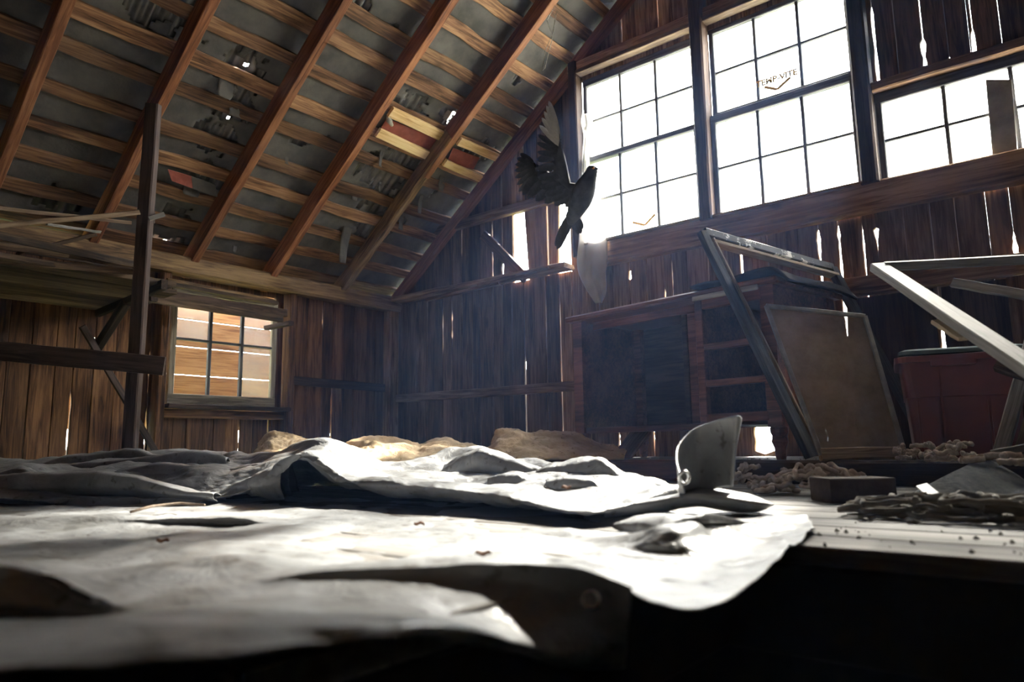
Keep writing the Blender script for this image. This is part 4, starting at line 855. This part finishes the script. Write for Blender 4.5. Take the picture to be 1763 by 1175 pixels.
# --- hanging plastic at the window
m, n, l, b = mat_new('white_plastic'); out = n['Material Output']
tc = N(n, 'ShaderNodeTexCoord'); nz = N(n, 'ShaderNodeTexNoise', Scale=9.0, Detail=5.0); l.new(tc.outputs['Object'], nz.inputs['Vector'])
rp_ = ramp(n, [(.3, (.55, .52, .48)), (.7, (.85, .84, .82))]); l.new(nz.outputs['Fac'], rp_.inputs[0]); l.new(rp_.outputs[0], b.inputs['Base Color']); b.inputs['Roughness'].default_value = .5
tl_ = N(n, 'ShaderNodeBsdfTranslucent'); tl_.inputs[0].default_value = (.8, .8, .8, 1); mx = N(n, 'ShaderNodeMixShader'); mx.inputs[0].default_value = .5; l.new(b.outputs[0], mx.inputs[1]); l.new(tl_.outputs[0], mx.inputs[2]); l.new(mx.outputs[0], out.inputs['Surface'])
M_PLAS = m
rows = []
for (py, xa, xb, yy) in ((196, 1003, 1014, 3.80), (212, 1001, 1020, 3.80), (240, 1005, 1014, 3.81), (300, 1001, 1018, 3.81), (360, 999, 1040, 3.80), (400, 997, 1046, 3.79), (440, 994, 1046, 3.78), (470, 996, 1044, 3.76), (500, 1010, 1044, 3.75), (522, 1026, 1038, 3.75)):
    rows.append([on_y(xa + (xb-xa)*u, py, yy - .03*math.sin(u*9+py*.02)) for u in (0, .25, .5, .75, 1)])
o = loft('plastic_sheet', rows, 30, 70, M_PLAS, None, lambda p, u, v: .008*noise.noise(p*11), .001); tag(o, 'torn white plastic sheet hanging down the left side of the big window', 'plastic sheet')
# torn grey paper in the right window
rows = [[on_y(px + (py-140)*.09, py, 3.862) for px in (1697, 1712, 1727, 1741)] for py in (137, 180, 220, 260, 282)]
o = loft('torn_paper', rows, 16, 30, plain('grey_paper', (.28, .27, .25), (.48, .46, .43), 8, .9, .1, .2), None, lambda p, u, v: .004*noise.noise(p*16), .001); tag(o, 'torn strip of grey paper covering part of the small right window', 'paper')
# thread hanging from the rafter
o = tube('hanging_thread', [rp(955, 10, 0), at_d(942, 35, 3.7), at_d(950, 60, 3.7), at_d(938, 90, 3.7), at_d(934, 122, 3.7), at_d(938, 118, 3.7), at_d(950, 70, 3.7), at_d(958, 20, 3.7)], .0016, M_GREY, None, 4); tag(o, 'thin loop of thread hanging from the roof left of the big window', 'thread')
# wasp nest on a pine batten, and glass stickers
o = tube('mud_nest', [rp(668, 200, .10), rp(670, 208, .085), rp(675, 216, .09)], .018, M_GREY, None, 7, lambda t: .6+.5*math.sin(math.pi*t)); tag(o, 'small grey mud nest stuck between two fresh pine battens', 'nest')
M_ORG = plain('orange_print', (.75, .42, .12), (.85, .55, .2), 5, .6, .3, 0)
def sticker(w, pts, label, txt=None):
    t = thing('glass_sticker', label, 'sticker', pts[1])
    for a, b in zip(pts, pts[1:]): beam('stroke', a, b, .016, .001, M_ORG, t, V((0, -1, 0)), n=1)
    if txt:
        s, p, q = txt; cu = bpy.data.curves.new('lettering', 'FONT'); cu.body = s; cu.size = .05; cu.offset = .0022; cu.extrude = .0004; cu.align_x = 'CENTER'
        ob = bpy.data.objects.new('lettering', cu); me = bpy.data.meshes.new_from_object(ob); bpy.data.objects.remove(ob)
        me.materials.clear(); e = (q-p).normalized()
        link('lettering', me, M_ORG, t, Matrix(((1, 0, 0, (p.x+q.x)/2), (0, 0, -1, p.y), (0, 1, 0, (p.z+q.z)/2), (0, 0, 0, 1))))
sticker(window_2, [on_y(1089, 383, 3.862), on_y(1110, 388, 3.862), on_y(1128, 369, 3.862)], 'orange chevron sticker on a lower pane of the left big window')
sticker(window_3, [on_y(1316, 150, 3.902), on_y(1338, 154, 3.902), on_y(1361, 133, 3.902)], 'orange chevron sticker with lettering on an upper pane of the middle window', ('TEMP-VITE', on_y(1322, 143, 3.902), on_y(1352, 136, 3.902)))

# --- pigeon --------------------------------------------------------
BD = 2.5
M_BIRD = plain('slate_feather', (.035, .04, .05), (.09, .10, .12), 22, .7, .3, .3, bs=90)
M_FEATH = plain('dark_feather', (.03, .034, .042), (.08, .085, .10), 14, .7, .3, .2, bs=120)
M_PALEF = plain('pale_feather', (.38, .36, .33), (.62, .60, .56), 14, .7, .3, .2, bs=120)
bird = thing('pigeon', 'dark grey pigeon flying past the big window with both wings raised', 'pigeon', at_d(1000, 345, BD))
prof = [((980, 388), .012, .05), ((986, 375), .022, .03), ((993, 358), .036, .01), ((1001, 340), .043, 0), ((1008, 322), .040, -.01), ((1014, 308), .028, -.02), ((1018, 298), .022, -.025), ((1020, 291), .021, -.03), ((1021, 285), .012, -.03)]
R = []
for (p, r, dd_) in prof:
    c = at_d(*p, BD+dd_); R.append((c, r))
vs_, fs = [], []
for i, (c, r) in enumerate(R):
    tg = (R[min(i+1, len(R)-1)][0] - R[max(i-1, 0)][0]).normalized(); s1 = tg.cross(FW).normalized(); s2 = tg.cross(s1)
    for j in range(14):
        a = 2*math.pi*j/14; vs_.append(c + s1*math.cos(a)*r + s2*math.sin(a)*r*1.1)
for i in range(len(R)-1):
    for j in range(14): fs.append((i*14+j, i*14+(j+1) % 14, (i+1)*14+(j+1) % 14, (i+1)*14+j))
fs.append(tuple(range(13, -1, -1))); fs.append(tuple((len(R)-1)*14+j for j in range(14)))
cb = at_d(1000, 345, BD); o = mesh('body', [v-cb for v in vs_], fs, M_BIRD, bird, Matrix.Translation(cb), True); fix(o)
md = o.modifiers.new('smooth', 'SUBSURF'); md.levels = md.render_levels = 1
body = o
tube('beak', [at_d(1023, 290, BD-.035), at_d(1027, 290, BD-.04), at_d(1030, 291.5, BD-.045)], .006, M_CHAR, bird, 8, lambda t: 1.05-.8*t)
for dd_ in (-.0515,):
    bm = bmesh.new(); bmesh.ops.create_icosphere(bm, subdivisions=2, radius=.0042); from_bm('eye', bm, plain('orange_eye', (.5, .12, .02), (.6, .2, .03), 9, .2, .5, 0), bird, Matrix.Translation(at_d(1021.5, 289.5, BD+dd_)), True)
def feather(root, tip, w, mat, parent, nrm, curl=.0):
    root, tip = V(root), V(tip); M = frame((root+tip)/2, tip-root, nrm); L = (tip-root).length; vs_, fs = [], []
    st = [(-.5, .25), (-.3, .75), (0, 1), (.25, .92), (.42, .6), (.5, .12)]
    for x, ww in st:
        z = curl*L*(.25-x*x)
        for y, dz in ((-1, 0), (0, .03), (1, 0)): vs_.append((x*L, y*w*ww/2, z + dz*w))
        vs_.append((x*L, 0, z - .03*w))
    for i in range(len(st)-1):
        b = i*4
        fs += [(b, b+1, b+5, b+4), (b+1, b+2, b+6, b+5), (b+2, b+3, b+7, b+6), (b+3, b, b+4, b+7)]
    return mesh('feather', vs_, fs, mat, parent, M)
def wing(arm, tips, sectips, w, nrm, pale):
    """arm: shoulder, elbow, wrist, hand end; tips: ends of the primaries; sectips: ends of the secondaries"""
    rows = []
    sh, el, wr, he = arm
    pts = [sh, sh.lerp(el, .5), el, el.lerp(wr, .5), wr, wr.lerp(he, .5), he]
    cw = [.05, .055, .05, .045, .04, .03, .014]
    dirs = [(V(sectips[0])-sh).normalized()]*3 + [(V(sectips[-1])-wr).normalized()]*2 + [(V(tips[-1])-he).normalized()]*2
    vs_, fs = [], []
    for p, c, d in zip(pts, cw, dirs):
        for (a, zz) in ((-.25, .0), (0, .012), (.5, .008), (1.0, 0), (.5, -.006), (0, -.010)): vs_.append(p + d*(c*a) + nrm*zz)
    for i in range(len(pts)-1):
        for j in range(6): fs.append((i*6+j, i*6+(j+1) % 6, (i+1)*6+(j+1) % 6, (i+1)*6+j))
    fs.append((5, 4, 3, 2, 1, 0)); fs.append(tuple((len(pts)-1)*6+j for j in range(6)))
    wo = mesh('wing', [v-sh for v in vs_], fs, M_FEATH, bird, Matrix.Translation(sh), True); fix(wo)
    for k, t in enumerate(tips):
        f = k/(len(tips)-1); r0 = wr.lerp(he, f); feather(r0, t, w*.8, M_PALEF if (pale and f > .35) else M_FEATH, wo, nrm + V((0, 0, .02*k)), .05)
    for k, t in enumerate(sectips):
        f = k/(len(sectips)-1); r0 = sh.lerp(el, f*2) if f < .5 else el.lerp(wr, f*2-1); feather(r0, t, w*1.15, M_FEATH, wo, nrm, .05)
nw = -FW
sh = at_d(1004, 322, BD+.02); el = at_d(978, 318, BD+.05); wr = at_d(968, 268, BD+.04); he = at_d(964, 235, BD+.03)
wing([sh, el, wr, he], [at_d(x, y, BD+.05) for x, y in ((925, 262), (924, 246), (926, 232), (929, 216), (933, 203), (937, 192), (941, 182), (945, 174))], [at_d(x, y, BD+.08) for x, y in ((962, 352), (948, 346), (938, 336), (930, 322), (926, 306), (924, 290), (924, 275))], .026, nw, True)
sh = at_d(998, 326, BD+.06); el = at_d(962, 322, BD+.14); wr = at_d(934, 290, BD+.2); he = at_d(920, 282, BD+.24)
wing([sh, el, wr, he], [at_d(x, y, BD+.28) for x, y in ((893, 330), (890, 318), (887, 306), (886, 294), (887, 283), (890, 272), (896, 264))], [at_d(x, y, BD+.16) for x, y in ((974, 356), (955, 354), (938, 350), (922, 346), (908, 340), (900, 336))], .03, nw, False)
tr_ = at_d(984, 372, BD+.04)
tl2 = bpy.data.objects.new('tail', bpy.data.meshes.new('tail')); 
COL.objects.link(tl2); tl2.parent = bird; tl2.matrix_parent_inverse = WM[bird].inverted(); tl2.matrix_basis = Matrix.Translation(tr_); WM[tl2] = tl2.matrix_basis.copy()
bm = bmesh.new(); bmesh.ops.create_uvsphere(bm, u_segments=10, v_segments=6, radius=.022); bm.to_mesh(tl2.data); bm.free(); tl2.data.materials.append(M_BIRD)
for k, (x, y) in enumerate(((956, 424), (959, 430), (963, 428), (968, 418), (974, 406), (990, 398), (996, 404), (1000, 402), (1003, 394))):
    feather(tr_ + RT*((k-4)*.004), at_d(x, y, BD+.07), .022, M_FEATH, tl2, nw, .03)
